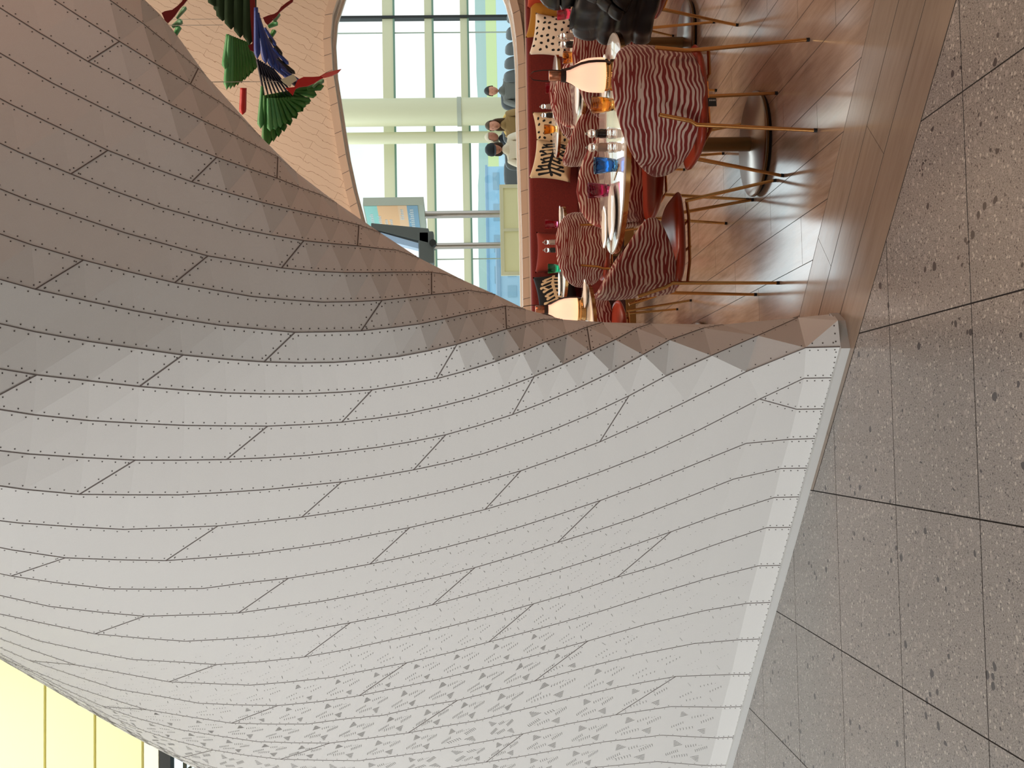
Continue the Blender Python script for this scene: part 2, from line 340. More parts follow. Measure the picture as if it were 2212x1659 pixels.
for nm, c0, pts in SEAMS:
    pts = list(pts); c = c0
    while pts[0][0] > -330 and nm not in 'ABC':
        (x1, y1), (x2, y2) = pts[0], pts[1]; pts.insert(0, (x1-(x2-x1), y1-(y2-y1)+ (-6 if nm > 'D' or len(nm) > 1 else 0))); c -= 1
    if nm in 'ABC':
        for _ in range(4):
            (x1, y1), (x2, y2) = pts[0], pts[1]; pts.insert(0, (2*x1-x2, 2*y1-y2)); c -= 1
    nodes = [(c+i, P(x, y, legD(x, y)), (x, y)) for i, (x, y) in enumerate(pts)]
    last = c+len(pts)-1
    if nm in SIL_END:
        e = SIL_END[nm]; nodes.append((last+1, P(e[0], e[1], legD(*e)), e))
    else:
        e = BASE[nm][0]; nodes.append((last+1, P(e[0], e[1], bplane(e[0], e[1], -.03)), e))
    seams.append((nm, nodes))
NS = len(seams)
LV = []; LF = []
def tri(a, b, c):
    n = (b-a).cross(c-a)
    if n.dot(CP-a) < 0: b, c = c, b
    k = len(LV); LV.extend([a, b, c]); LF.append((k, k+1, k+2))
edge_tri = {}     # (seam, node index, side) -> normal of the facet on that side
quads = {}
for i in range(NS-1):
    na, A = seams[i]; nb, B = seams[i+1]
    if nb == 'Q': pass
    if na == 'Q':
        e = BASE['Q2'][0]; B2 = P(e[0], e[1], bplane(e[0], e[1], -.03))
        qk = A[-1][1]; tri(A[-2][1], qk, B2); A = A[:-1]+[(A[-1][0], B2, e)]
    ia = ib = 0
    # align the starts
    while A[ia][0] < B[0][0]: 
        if ia+1 < len(A) and A[ia+1][0] <= B[0][0]: tri(A[ia][1], A[ia+1][1], B[0][1]); ia += 1
        else: break
    while B[ib][0] < A[0][0] and ib+1 < len(B) and B[ib+1][0] <= A[0][0]: tri(B[ib][1], B[ib+1][1], A[0][1]); ib += 1
    while ia < len(A)-1 or ib < len(B)-1:
        ca = A[ia+1][0] if ia < len(A)-1 else 99; cb = B[ib+1][0] if ib < len(B)-1 else 99
        if ca <= cb:
            if ca == cb: quads[(i, A[ia][0])] = (A[ia][1], A[ia+1][1], B[ib][1], B[ib+1][1], A[ia][2])
            n = (A[ia+1][1]-A[ia][1]).cross(B[ib][1]-A[ia][1]).normalized(); n = n if n.dot(CP-A[ia][1]) > 0 else -n
            edge_tri[(i, ia, 1)] = n; tri(A[ia][1], A[ia+1][1], B[ib][1]); ia += 1
        else:
            n = (B[ib+1][1]-B[ib][1]).cross(A[ia][1]-B[ib][1]).normalized(); n = n if n.dot(CP-B[ib][1]) > 0 else -n
            edge_tri[(i+1, ib, -1)] = n; tri(A[ia][1], B[ib+1][1], B[ib][1]); ib += 1
# plates of the foot, corner and the side that turns away
def bpt(p, off): return P(p[0], p[1], bplane(p[0], p[1], off))
foot = []
for k in ('P', 'Q', 'Q2', 'R', 'S', 'T', 'U', 'V', 'W', 'X', 'Y', 'Z', 'AA', 'BB', 'CC'):
    a, b = BASE[k]; foot.append((bpt(a, -.03), bpt(b, 0.0)))
for (a, b), (c, d) in zip(foot, foot[1:]): tri(a, b, c); tri(b, d, c)
Oend = seams[14][1][-1][1]; kn, pbn = foot[0]
c1 = P(1810, 692, 3.985); c2 = P(1800, 678, 4.10)
tri(Oend, kn, c1); tri(kn, pbn, c1); tri(Oend, c1, c2)
RT = Vector((1, 0, 0))
ends = [s[1][-1][1] for s in seams[:15]]
def hdir(p): return (p-CP).normalized()
back = [(e, e+hdir(e)*.22-R0*.03, e+hdir(e)*.85-R0*.42) for e in ends] + [(c2, c2+hdir(c2)*.22-R0*.03, c2+hdir(c2)*.85-R0*.42)]
def tri2(a, b, c):
    k = len(LV); LV.extend([a, b, c]); LF.append((k, k+1, k+2))
for s0, s1 in zip(back, back[1:]):
    for q in (0, 1): tri2(s0[q], s1[q], s0[q+1]); tri2(s1[q], s1[q+1], s0[q+1])
lastn = [n[1] for n in seams[-1][1]]
for p, q in zip(lastn, lastn[1:]):
    p1, q1 = p+hdir(p)*.5+R0*.05, q+hdir(q)*.5+R0*.05; p2, q2 = p+hdir(p)*1.6+R0*.5, q+hdir(q)*1.6+R0*.5
    tri2(p, q, p1); tri2(q, q1, p1); tri2(p1, q1, p2); tri2(q1, q2, p2)
leg = mesh_obj('wall_center', LV, LF, M['panel'])
tag(leg, 'white faceted arch leg clad in riveted metal panels, curving up from the grey floor', None, None, 'structure')
bm = bmesh.new(); bm.from_mesh(leg.data); bmesh.ops.remove_doubles(bm, verts=bm.verts, dist=.0008); bm.to_mesh(leg.data); bm.free()
# joints
jm = MB()
def ribbon(a, b, n, wdt, lift=.0012):
    t = (b-a).normalized(); s = n.cross(t).normalized()*(wdt/2); o = n*lift
    jm.add([a-s+o, b-s+o, b+s+o, a+s+o], [(0, 1, 2, 3)])
def avg(i, k):
    v = [edge_tri[q] for q in ((i, k, 1), (i, k, -1)) if q in edge_tri]
    return sum(v, Vector()).normalized() if v else None
for i, (nm, nd) in enumerate(seams):
    if nm == 'CC': continue
    for k in range(len(nd)-1):
        n = avg(i, k)
        if n: ribbon(nd[k][1], nd[k+1][1], n, .0036)
def cell(i, c, u, v):
    a, b, cc, d, px = quads[(i, c)]
    if u+v <= 1: p = a+(b-a)*u+(cc-a)*v; n = (b-a).cross(cc-a)
    else: p = d+(cc-d)*(1-u)+(b-d)*(1-v); n = (cc-d).cross(b-d)
    n.normalize(); n = n if n.dot(CP-p) > 0 else -n; return p, n
sinks, holes = MB(), MB()
def disc(mb, p, n, r, lift, k=6):
    a = n.orthogonal().normalized(); b = n.cross(a)
    mb.add([p+n*lift+(a*math.cos(2*PI*j/k)+b*math.sin(2*PI*j/k))*r for j in range(k)], [tuple(range(k))])
def screw(p, n, s=1.0):
    disc(sinks, p, n, .0030*s, .0007, 8); disc(holes, p, n, .0019*s, .0012, 6)
for i in range(NS-1):
    for (ii, c) in [q for q in quads if q[0] == i]:
        if (c - 5 + 3*(i-1)) % 8 == 0 and (c < 16 or (i >= 20 and c < 17)):     # cross joint from (i, c+1) to (i+1, c)
            a, b, cc, d, px = quads[(ii, c)]
            n = ((b-a).cross(cc-a)).normalized(); n = n if n.dot(CP-a) > 0 else -n
            n2 = ((cc-d).cross(b-d)).normalized(); n2 = n2 if n2.dot(CP-a) > 0 else -n2
            ribbon(b, cc, (n+n2).normalized(), .0042)
            for f in (.14, .38, .62, .86):
                t = (cc-b).normalized()
                for nn, sg in ((n, 1), (n2, -1)):
                    s = nn.cross(t).normalized(); s = s if s.dot(a-b)*sg > 0 else -s
                    screw(b+(cc-b)*f+s*.012, nn)
for (i, k, sd), n in edge_tri.items():
    nd = seams[i][1]
    if seams[i][0] == 'CC' or k >= len(nd)-1: continue
    a, b = nd[k][1], nd[k+1][1]; t = (b-a).normalized(); s = n.cross(t).normalized()
    ref = seams[min(i+1, NS-1)][1] if sd == 1 else seams[max(i-1, 0)][1]
    ref = min(ref, key=lambda q: (q[1]-a).length)[1]
    if s.dot(ref-a) < 0: s = -s
    big = (b-a).length > .09
    fr = (.10, .36, .62, .88) if sd == 1 else (.02+.16, .44, .70, .95)
    if not big: fr = fr[::2]
    for f in fr: screw(a+(b-a)*f+s*.0125, n)
q17 = seams[16][1][-2][1]; kq2 = foot[2][0]; nq = (seams[16][1][-1][1]-q17).cross(kq2-q17).normalized(); nq = nq if nq.dot(CP-q17) > 0 else -nq
ribbon(q17, kq2, nq, .0036)
for f in (.12, .32, .52, .72, .92):
    tq = (kq2-q17).normalized(); sq = nq.cross(tq).normalized()*.0125
    screw(q17+(kq2-q17)*f+sq, nq); screw(q17+(kq2-q17)*f-sq, nq)
# screws and joints of the foot plates
for (a, b), (c, d) in zip(foot, foot[1:]):
    n = (b-a).cross(c-a).normalized(); n = n if n.dot(CP-a) > 0 else -n
    ribbon(a, b, n, .004)
    for f in (.12, .36, .60, .84):
        for p, q, o in ((a, b, c), (c, d, a)): screw(p+(q-p)*f+(o-p).normalized()*.014, n, 1.15)
    m_ = 6
    for j in range(1, m_): screw(b+(d-b)*(j/m_)+(a-b).normalized()*.014, n, 1.15)
n = (pbn-c1).cross(kn-c1).normalized(); n = n if n.dot(CP-c1) > 0 else -n
ribbon(kn, pbn, n, .004)
for f in (.2, .5, .8): screw(pbn+(c1-pbn)*f+(kn-pbn).normalized()*.016, n, 1.15); screw(kn+(pbn-kn)*f+(c1-pbn).normalized()*.016, n, 1.15)
tag(jm.obj('panel_joint', M['joint'], leg), kind='stuff')
tag(sinks.obj('countersink', M['sink'], leg), kind='stuff'); tag(holes.obj('rivet_hole', M['hole'], leg), kind='stuff')
# perforations: dots and curved slots that grow down the leg
pf = MB()
def slot(i, c, u, v, du, dv, w_=.0016):
    if u < .02 or v < .02 or u > .98 or v > .98 or u+du > .98 or v+dv > .98 or u+du < .02 or v+dv < .02: return
    p, n = cell(i, c, u, v); q, n2 = cell(i, c, u+du, v+dv)
    if (u+v-1)*(u+du+v+dv-1) < 0 : return
    if (q-p).length < .001: disc(pf, p, n, w_*.8, .0009, 5); return
    t = (q-p).normalized(); s = n.cross(t).normalized()*w_/2; o = n*.0009
    pf.add([p-s+o, q-s+o, q+s+o, p+s+o], [(0, 1, 2, 3)])
for (i, c) in quads:
    nm = seams[i][0]; idx = i-17          # strips from R downwards
    if idx < -1: continue
    px, py = quads[(i, c)][4]
    k = .75+.56*(idx+.4)-max(0, 8-c)*.38-max(0, c-13)*.55
    if idx < 0: k = min(k, .5)
    k = min(k, 4.3)
    if k < .25 or c > 17: continue
    cx_, cy_ = .50, .525
    rows = [((.44, .34), (.76, .21)), ((.11, .68), (.34, .49))]
    n = int(min(7, 2+k*1.4)); L = 0 if k < 2.4 else min(.075, .017*(k-1.0))
    for rot_ in (0, 1):
        for ri, ((ua, va), (ub, vb)) in enumerate(rows):
            if k < .7 and ri == 1: continue
            for j in range(n):
                f = (j+.5)/n if k > 1.2 else (j+.5)/n*.6
                u, v = ua+(ub-ua)*f, va+(vb-va)*f; du, dv = L*.25, L*1.5
                if rot_: u, v, du, dv = 2*cx_-u, 2*cy_-v, -du, -dv
                slot(i, c, u, v, du, dv, .0023)
                if L > .02: slot(i, c, u+du, v+dv, L*.35*(-1 if rot_ else 1), 0, .0023)
        u, v = (.27, .27) if not rot_ else (2*cx_-.27, 2*cy_-.27); sg = -1 if rot_ else 1
        if k >= 2.7:
            ns = 4+int(k-2.4)
            for j in range(ns):
                f = j/(ns-1); wv = .022+(.034+.018*(k-2.7))*f
                slot(i, c, u+sg*(-.02+.018*j)-wv, v+sg*(-.085+.040*j)+.5*wv, 2*wv, -1.0*wv, .0030)
        elif k >= .8:
            for j in range(3 if k < 1.6 else 5): slot(i, c, u+sg*(-.03+.013*j), v+sg*(-.04+.024*j), 0, 0, .0023)
tag(pf.obj('perforation', M['perf'], leg), kind='stuff')
# skirting under the foot plates
sk = MB(); fl = []
sb = [(1835,748), (1740,1114), (1675,1345), (1580,1659), (1562,1719)]
p0 = A0+BN*.012; p1 = A0+BD*3.4+BN*.012
top0, top1 = A0+Vector((0, 0, .036)), A0+BD*3.4+Vector((0, 0, .036))
q0, q1 = p0+Vector((0, 0, .034)), p1+Vector((0, 0, .034))
inn = -BN*.1
sk.add([p0, p1, q1, q0, top1, top0, p0+inn, p1+inn, top0+inn, top1+inn], [(0, 1, 2, 3), (3, 2, 4, 5), (5, 4, 9, 8), (1, 7, 9, 4, 2), (0, 3, 5, 8, 6)])
cA = onz(1826, 692); cB = onz(1812, 676)
for a, b in ((p0, cA), (cA, cB), (cB, cB+Vector((-.25, .6, 0)))):
    up = Vector((0, 0, .036)); inw = (b-a).cross(Vector((0, 0, 1))).normalized()*.05; inw = inw if inw.x < 0 else -inw
    sk.add([a, b, b+up, a+up, a+up+inw, b+up+inw], [(0, 1, 2, 3), (3, 2, 5, 4)])
tag(sk.obj('baseboard_center', M['skirt']), 'low white skirting strip under the riveted arch leg', kind='structure')

# ------------------------------------------------------------------ floors
ED = Vector((-.898, .878, 0)).normalized(); EN = Vector((ED.y, -ED.x, 0)); EN = EN if EN.x > 0 else -EN
E0 = Vector((1.246, 2.954, 0))
def clip(poly, p, n):          # keep the part with (q-p).n >= 0
    out = []
    for a, b in zip(poly, poly[1:]+poly[:1]):
        da, db = (a-p).dot(n), (b-p).dot(n)
        if da >= 0: out.append(a)
        if da*db < 0: out.append(a+(b-a)*(da/(da-db)))
    return out
def slab(polys, name, m, z=0.0, th=.02, label=None):
    mb = MB()
    for poly in polys:
        if len(poly) < 3: continue
        mb.prism([Vector((p.x, p.y, z-th)) for p in poly], (0, 0, th))
    o = fixn(mb.obj(name, m)); return tag(o, label, kind='structure')
def vein(m):
    g = G(m); src = m.node_tree.nodes['Principled BSDF'].inputs['Base Color'].links[0].from_socket
    ge = g.n('NewGeometry'); r = g.ramp(ge.outputs['Random Per Island'], [(0, (.96, .955, .95, 1)), (1, (1.03, 1.02, 1.02, 1))])
    g.color(g.mix(1.0, src, r, 'MULTIPLY'))
vein(M['plank']); vein(M['kerb']); vein(M['terrazzo'])
base_ = MB().box((-12, -6, -.06), (9, 21, -.0008)); tag(base_.obj('floor', M['gap']), 'dark bed in the joints of the floor tiles', kind='structure')
tiles = []; gx, gy = .6195, .604
for i in range(-19, 13):
    for j in range(-14, 30):
        x0, y0 = -.272+i*gx, 2.936+j*gy; h = .0024
        poly = [Vector((x0+h, y0+h, 0)), Vector((x0+gx-h, y0+h, 0)), Vector((x0+gx-h, y0+gy-h, 0)), Vector((x0+h, y0+gy-h, 0))]
        if y0 > 7.5 and x0 > -3.6: continue
        poly = clip(poly, E0-EN*.004, -EN) if x0 > -.3 else poly
        poly = clip(poly, A0+BD*0-BN*0.02, BN) if (poly and x0 < .1 and y0 > 3.2 and y0 < 7.5 and x0 > -4) else poly
        if len(poly) >= 3: tiles.append(poly)
slab(tiles, 'floor_concourse', M['terrazzo'], label='grey speckled terrazzo tiles of the concourse floor')
pl = []; pw = .2145
for i in range(-8, 32):
    x0 = .924+i*pw; off = (i*.47) % 1.2
    for j in range(-1, 8):
        y0 = 2.55+j*1.2+off; h = .0016
        poly = [Vector((x0+h, y0+h, 0)), Vector((x0+pw-h, y0+h, 0)), Vector((x0+pw-h, y0+1.2-h, 0)), Vector((x0+h, y0+1.2-h, 0))]
        poly = clip(poly, E0+EN*(.614+.0012), EN)
        if len(poly) >= 3: poly = clip(poly, Vector((0, 10.6, 0)), Vector((0, -1, 0)))
        if len(poly) >= 3: poly = clip(poly, Vector((-.2, 0, 0)), Vector((1, 0, 0)))
        if len(poly) >= 3: pl.append(poly)
slab(pl, 'floor_restaurant', M['plank'], label='glossy oak planks of the restaurant floor')
bd = []
for k in range(3):
    a0, a1 = .0025+k*.2045, .2020+k*.2045
    for j in range(-4, 4):
        s0 = j*1.8+k*.62; s1 = s0+1.8-.002
        pts = [E0+ED*s0+EN*a0, E0+ED*s1+EN*a0, E0+ED*s1+EN*a1, E0+ED*s0+EN*a1]
        # stops where the arch leg stands
        pts = clip(pts, E0+ED*3.4, -ED)
        if len(pts) >= 3: pts = clip(pts, A0-BN*.03+Vector((0, 0, 0)), BN) if s0 > 1.9 else pts
        if len(pts) >= 3: pts = clip(pts, Vector((-.270, 0, 0)), Vector((1, 0, 0)))
        if len(pts) >= 3: bd.append(pts)
slab(bd, 'floor_border', M['kerb'], label='three oak boards edging the restaurant floor')
# ------------------------------------------------------------------ room shell
M['ceil'] = mat('ceiling_plaster', (.55, .54, .52, 1), .9)
M['wallg'] = mat('wall_plaster', (.5, .49, .47, 1), .9)
M['yellow'] = mat('pale_yellow_panel', sr(240, 236, 178), .7)
M['beige'] = mat('scaled_cladding', sr(212, 192, 172), .75)
g = G(M['beige']); c = g.coord('Object', (1, 1, 1))
br = g.n('TexBrick'); br.inputs['Scale'].default_value = 1.0; br.inputs['Mortar Size'].default_value = .0022; br.inputs['Brick Width'].default_value = .9; br.inputs['Row Height'].default_value = .068
br.inputs['Color1'].default_value = (1, 1, 1, 1); br.inputs['Color2'].default_value = (.96, .95, .94, 1); br.inputs['Mortar'].default_value = (.55, .46, .40, 1); br.inputs['Mortar Smooth'].default_value = .4
sp = g.n('SeparateXYZ'); g.l(c, sp.inputs[0]); n1 = g.noise(g.coord('Object', (1, 1, 1)), 9, 3)
a_ = math.radians(62)
u = g.math('ADD', g.math('MULTIPLY', sp.outputs['X'], math.cos(a_)), g.math('MULTIPLY', sp.outputs['Z'], math.sin(a_)))
v = g.math('ADD', g.math('SUBTRACT', g.math('MULTIPLY', sp.outputs['Z'], math.cos(a_)), g.math('MULTIPLY', sp.outputs['X'], math.sin(a_))), g.math('MULTIPLY', n1, .09))
cb = g.n('CombineXYZ'); g.l(u, cb.inputs[0]); g.l(v, cb.inputs[1]); g.l(cb.outputs[0], br.inputs['Vector'])
g.color(g.mix(1.0, br.outputs['Color'], sr(212, 192, 172), 'MULTIPLY'))
M['reveal'] = mat('arch_trim', sr(205, 180, 158), .6)
ZC = 7.4
def wall(name, lo, hi, m, label): return tag(MB().box(lo, hi).obj(name, m), label, kind='structure')
wall('ceiling', (-9, -6, ZC), (6.2, 10.6, ZC+.2), M['ceil'], 'plain grey ceiling high above the concourse')
wall('wall_back', (-9, -6.2, 0), (6.2, -6, ZC), M['wallg'], 'plain wall of the concourse behind the viewer')
wall('wall_left', (-9.2, -6, 3.3), (-9, 9.6, ZC), M['wallg'], 'plain upper wall at the left end of the concourse')
wall('wall_right', (6.0, -6, 0), (6.2, 10.4, ZC), M['wallg'], 'plain side wall at the right end of the concourse')
# back wall of the restaurant with a rounded opening, seen through which the terminal goes on
YW = 10.2
OUT = [(735,0),(722,40),(718,90),(722,160),(733,230),(742,290),(750,340),(765,410),(783,478),(800,530),(822,600),(850,690),(900,790),(990,850),(1080,840),(1125,800),(1131,750),(1129,650),(1127,520),(1124,420),(1121,330),(1119,250),(1118,150),(1114,90),(1107,40),(1097,0),(1075,-50),(1030,-95),(950,-125),(860,-120),(790,-90),(750,-45)]
op = [ony(x, y, YW) for x, y in OUT]; n_ = len(op)
cen = sum(op, Vector())/n_
X0, X1, Z0, Z1 = -1.2, 6.0, 0.0, ZC
def out_to_rect(p):
    d = p-cen; ts = []
    if d.x > 0: ts.append((X1-cen.x)/d.x)
    if d.x < 0: ts.append((X0-cen.x)/d.x)
    if d.z > 0: ts.append((Z1-cen.z)/d.z)
    if d.z < 0: ts.append((Z0-cen.z)/d.z)
    return cen+d*min(ts)
vs, fs = [], []
for p in op: vs += [p, out_to_rect(p)]
for i in range(n_):
    j = (i+1) % n_; fs.append((2*i, 2*i+1, 2*j+1, 2*j))
    a, b = vs[2*i+1], vs[2*j+1]
    if abs(a.x-b.x) > .01 and abs(a.z-b.z) > .01:      # corner of the rectangle
        cx = X0 if (abs(a.x-X0) < .01 or abs(b.x-X0) < .01) else X1; cz = Z0 if (abs(a.z-Z0) < .01 or abs(b.z-Z0) < .01) else Z1
        vs_c = Vector((cx, YW, cz)); vs.append(vs_c); fs.append((2*i+1, len(vs)-1, 2*j+1)) if False else None
# corners are added afterwards as separate small triangles
extra = []
for i in range(n_):
    j = (i+1) % n_; a, b = out_to_rect(op[i]), out_to_rect(op[j])
    if abs(a.x-b.x) > .01 and abs(a.z-b.z) > .01:
        cx = X0 if (abs(a.x-X0) < .01 or abs(b.x-X0) < .01) else X1; cz = Z0 if (abs(a.z-Z0) < .01 or abs(b.z-Z0) < .01) else Z1
        extra.append((a, b, Vector((cx, YW, cz))))
vs = vs[:2*n_]
for t in extra: k = len(vs); vs += list(t); fs.append((k, k+1, k+2))
bw = mesh_obj('wall_arched', vs, fs, M['beige']); m_ = bw.modifiers.new('thickness', 'SOLIDIFY'); m_.thickness = .12; m_.offset = 0
tag(bw, 'beige scaled cladding around the rounded opening of the restaurant', kind='structure')
def ring(o0, o1, y0, y1, name, m, label):
    """trim ring: outline pushed outward by o1 (front face) and o0 (inner edge), between depths"""
    mb = MB(); N = []
    for i, p in enumerate(op):
        t = (op[(i+1) % n_]-op[i-1]).normalized(); nn = Vector((t.z, 0, -t.x)); nn = nn if nn.dot(p-cen) > 0 else -nn; N.append(nn)
    for i in range(n_):
        j = (i+1) % n_
        q = [op[i]+N[i]*o0, op[j]+N[j]*o0, op[j]+N[j]*o1, op[i]+N[i]*o1]
        f = [Vector((p.x, y0, p.z)) for p in q]; b = [Vector((p.x, y1, p.z)) for p in q]
        mb.add(f+b, [(0, 1, 2, 3), (4, 7, 6, 5), (0, 4, 5, 1), (3, 2, 6, 7)])
    return tag(mb.obj(name, m), label, kind='structure')
ring(-.0, .075, YW-.12, YW+.12, 'trim_1', M['reveal'], 'pale trim lining the rounded opening')
ring(-.02, .012, YW+.11, YW+.15, 'trim_2', mat('trim_edge', sr(235, 230, 222), .5), 'thin light edge at the back of the opening trim')
# joints across the trim
jt = MB()
for i in range(n_):
    a, b = op[i], op[(i+1) % n_]; L = (b-a).length; k = max(1, int(L/.16))
    t = (b-a).normalized(); nn = Vector((t.z, 0, -t.x)); nn = nn if nn.dot(a-cen) > 0 else -nn
    for q in range(k):
        p = a+(b-a)*(q/k); p = Vector((p.x, YW-.1213, p.z)); jt.add([p-t*.0025, p+t*.0025, p+t*.0025+nn*.074+t*.02, p-t*.0025+nn*.074+t*.02], [(0, 1, 2, 3)])
tag(jt.obj('trim_3', M['joint']), 'thin joints across the opening trim', kind='structure')
# low ledge wall under the opening, above the banquette
zl = ony(1139, 300, 9.98).z
wall('wall_ledge', (-1.2, 9.98, 0), (6.0, 10.06, zl), M['reveal'], 'pale ledge running behind the banquette')
wall('trim_4', (-1.2, 9.86, zl-.055), (6.0, 9.979, zl-.012), mat('ledge_front', sr(186, 150, 138), .6), 'rosy strip between the ledge and the banquette back')
# yellow wall high on the left, window band under it
YY = 9.6
def zy(x, y=1600, Y=YY): return ony(x, y, Y).z
z1, z2, z3, z4, z5 = zy(345), zy(308), zy(205), zy(97), ZC
for i, (a, b) in enumerate(((z1, z2), (z2, z3), (z3, z4), (z4, z5))):
    wall('wall_yellow_%d' % (i+1), (-9, YY, a+.012), (-1.2, YY+.15, b-.012), M['yellow'] if i else mat('cream_panel', sr(250, 248, 222), .7), 'long pale yellow wall panel high up beyond the leg' if i else 'narrow cream wall panel under the yellow ones')
wall('wall_left_joint', (-9, YY+.04, z1), (-1.2, YY+.2, z5), mat('ochre_joint', sr(190, 180, 110), .8), 'ochre backing seen in the joints of the yellow wall')
fr = MB(); fr.box((-9, YY-.02, z1-.10), (-1.3, YY+.1, z1-.005))
M['dframe'] = mat('black_window_frame', sr(18, 20, 16), .5)
tag(fr.obj('window_1', M['dframe']), 'black frame head of the window under the yellow wall', kind='structure')
tr = MB(); zt = zy(360); 
tr.box((-9, YY+.5, zt-.03), (-1.3, YY+.53, zt))
for k in range(12): x = -9+k*.65; tr.tube([(x, YY+.52, zt-.02), (x+.33, YY+.52, zt-.5), (x+.65, YY+.52, zt-.02)], .012, 6)
for k in range(6): tr.box((-8.6+k*1.3, YY+.4, 0), (-8.5+k*1.3, YY+.5, zt))
tag(tr.obj('window_2', mat('truss_grey', sr(90, 92, 86), .5)), 'grey truss behind the window under the yellow wall', kind='structure')
wall('wall_inner', (-1.2, 8.6, 0), (-1.05, 10.2, ZC), M['wallg'], 'side wall hidden behind the arch leg')

# ------------------------------------------------------------------ banquette
bq = empty('banquette', (2.0, 9.7, 0), 0, 'long rust red velvet banquette under the rounded opening', 'sofa')
def bqpart(name, lo, hi, m, bv=.02):
    mb = MB().box((lo[0]-2.0, lo[1]-9.7, lo[2]), (hi[0]-2.0, hi[1]-9.7, hi[2])); return bevel(mb.obj(name, m, bq), bv, 3)
bqpart('backrest', (-1.0, 9.84, .44), (5.9, 9.975, .93), M['velvet'], .035)
bqpart('seat', (-1.0, 9.36, .28), (5.9, 9.86, .455), M['velvet'], .03)
bqpart('seat_base', (-1.0, 9.42, .09), (5.9, 9.97, .285), M['maroon'], .004)
bqpart('kick_strip', (-1.0, 9.40, 0.0), (5.9, 9.97, .09), mat('bronze_kick', sr(150, 112, 66), .3, .8), .002)

# ------------------------------------------------------------------ terminal beyond the opening
M['stone'] = mat('terminal_floor', sr(196, 194, 186), .3)
M['cream_steel'] = mat('cream_painted_steel', sr(216, 212, 176), .45)
M['cream_dk'] = mat('grey_green_steel', sr(176, 178, 160), .5)
M['glass'] = bpy.data.materials.new('clear_glass'); M['glass'].use_nodes = True
gt = M['glass'].node_tree; gt.nodes.clear(); oo = gt.nodes.new('ShaderNodeOutputMaterial'); t_ = gt.nodes.new('ShaderNodeBsdfTransparent'); gl = gt.nodes.new('ShaderNodeBsdfGlossy'); mxs = gt.nodes.new('ShaderNodeMixShader')
t_.inputs[0].default_value = (.93, .99, .98, 1); gl.inputs['Roughness'].default_value = .02; mxs.inputs[0].default_value = .06
gt.links.new(t_.outputs[0], mxs.inputs[1]); gt.links.new(gl.outputs[0], mxs.inputs[2]); gt.links.new(mxs.outputs[0], oo.inputs[0])
YF = 20.0
wall('floor_terminal', (-8, 10.6, -.02), (16, 20.2, 0.0), M['stone'], 'grey floor of the terminal beyond the opening')
wall('trim_5', (-8, 20.05, 0), (16, 20.2, .5), M['cream_dk'], 'low upstand at the foot of the glass facade')
wf = empty('window_3', (0, YF, 0), 0, 'tall glass facade with cream frames looking over the airfield', None, None, 'structure')
def fpart(name, mb, m): o = mb.obj(name, m, wf); o.matrix_parent_inverse = wf.matrix_basis.inverted() if False else Matrix.Translation((0, -YF, 0)); return o
def zf(x, y, Y=YF): return ony(x, y, Y).z
for k, (xa, xb) in enumerate(((828, 851), (919, 935), (996, 1011))):
    mb = MB(); za, zb = zf(xa, 170), zf(xb, 170)
    mb.box((-8, YF-.08, zb), (16, YF+.06, za)); fpart('transom', mb, M['cream_steel'])
    mb = MB(); mb.box((-8, YF-.10, zb-.035), (16, YF-.05, zb)); fpart('transom_gasket', mb, mat('green_gasket', sr(110, 140, 120), .5))
xs_ = [ony(950, yy, YF).x for yy in (40, 530)]
gap_ = abs(xs_[0]-xs_[1])
for k in range(-1, 4):
    x = xs_[1]+gap_*(k); mb = MB(); mb.box((x-.03, YF-.12, 0), (x+.02, YF+.05, 8)); fpart('mullion', mb, M['dframe'] if k == 1 else M['cream_dk'])
    x2 = x-.27; mb = MB(); mb.box((x2-.01, YF+.02, 0), (x2+.01, YF+.04, 8)); fpart('mullion', mb, M['cream_dk'])
fpart('pane', MB().add([(-8, YF, 0), (16, YF, 0), (16, YF, 8), (-8, YF, 8)], [(0, 1, 2, 3)]), M['glass'])
# two cream columns
def column(ya, yb, Y, label):
    xa, xb = ony(950, yb, Y).x, ony(950, ya, Y).x; r = (xb-xa)/2; c = ((xa+xb)/2, Y+r, 0)
    e = empty('column', c, 0, label, 'column')
    autosmooth(MB().lathe([(r, 0), (r, 8)], 40).obj('shaft', M['cream_steel'], e), 60)
    autosmooth(MB().lathe([(r*1.06, 1.7+.02), (r*1.06, 1.8)], 40).obj('collar', M['cream_dk'], e), 60)
    return e
column(203, 262, 19.0, 'wide cream column standing at the glass facade')
column(281, 306, 19.3, 'slim cream column beside the wide one at the glass facade')
# sign on a pole
D_ = 15.5
def xz(x, y, Y): p = ony(x, y, Y); return p.x, p.z
xp, _z = xz(1000, 463, D_); xt, zt_ = xz(790, 449, D_); _, zb_ = xz(918, 449, D_)
sg = empty('information_sign', (xp, D_, 0), 0, 'boxy sign with teal, orange and blue fields on a steel pole', 'sign')
autosmooth(MB().lathe([(.055, 0), (.055, zb_+.2)], 24).obj('pole', M['steel'], sg), 60)
MB().lathe([(.16, 0), (.16, .02), (.06, .03)], 24).obj('base_plate', M['steel'], sg)
rotb = Matrix.Rotation(math.radians(-70), 3, 'Z')
Lh = zt_-zb_
def sbox(lo, hi, name, m, par=None):
    mb = MB().box(lo, hi); mb.v = [rotb @ v for v in mb.v]; return mb.obj(name, m, par or sg)
bxo = sbox((-.38, -.07, zb_), (.38, .07, zt_), 'sign_box', mat('sign_case', sr(176, 182, 166), .5))
fields = [(0, .13, sr(150, 215, 205), 'teal_field'), (.13, .47, sr(250, 195, 140), 'orange_field'), (.47, .62, sr(250, 205, 160), 'pale_orange_field'), (.62, .80, sr(130, 170, 195), 'blue_field')]
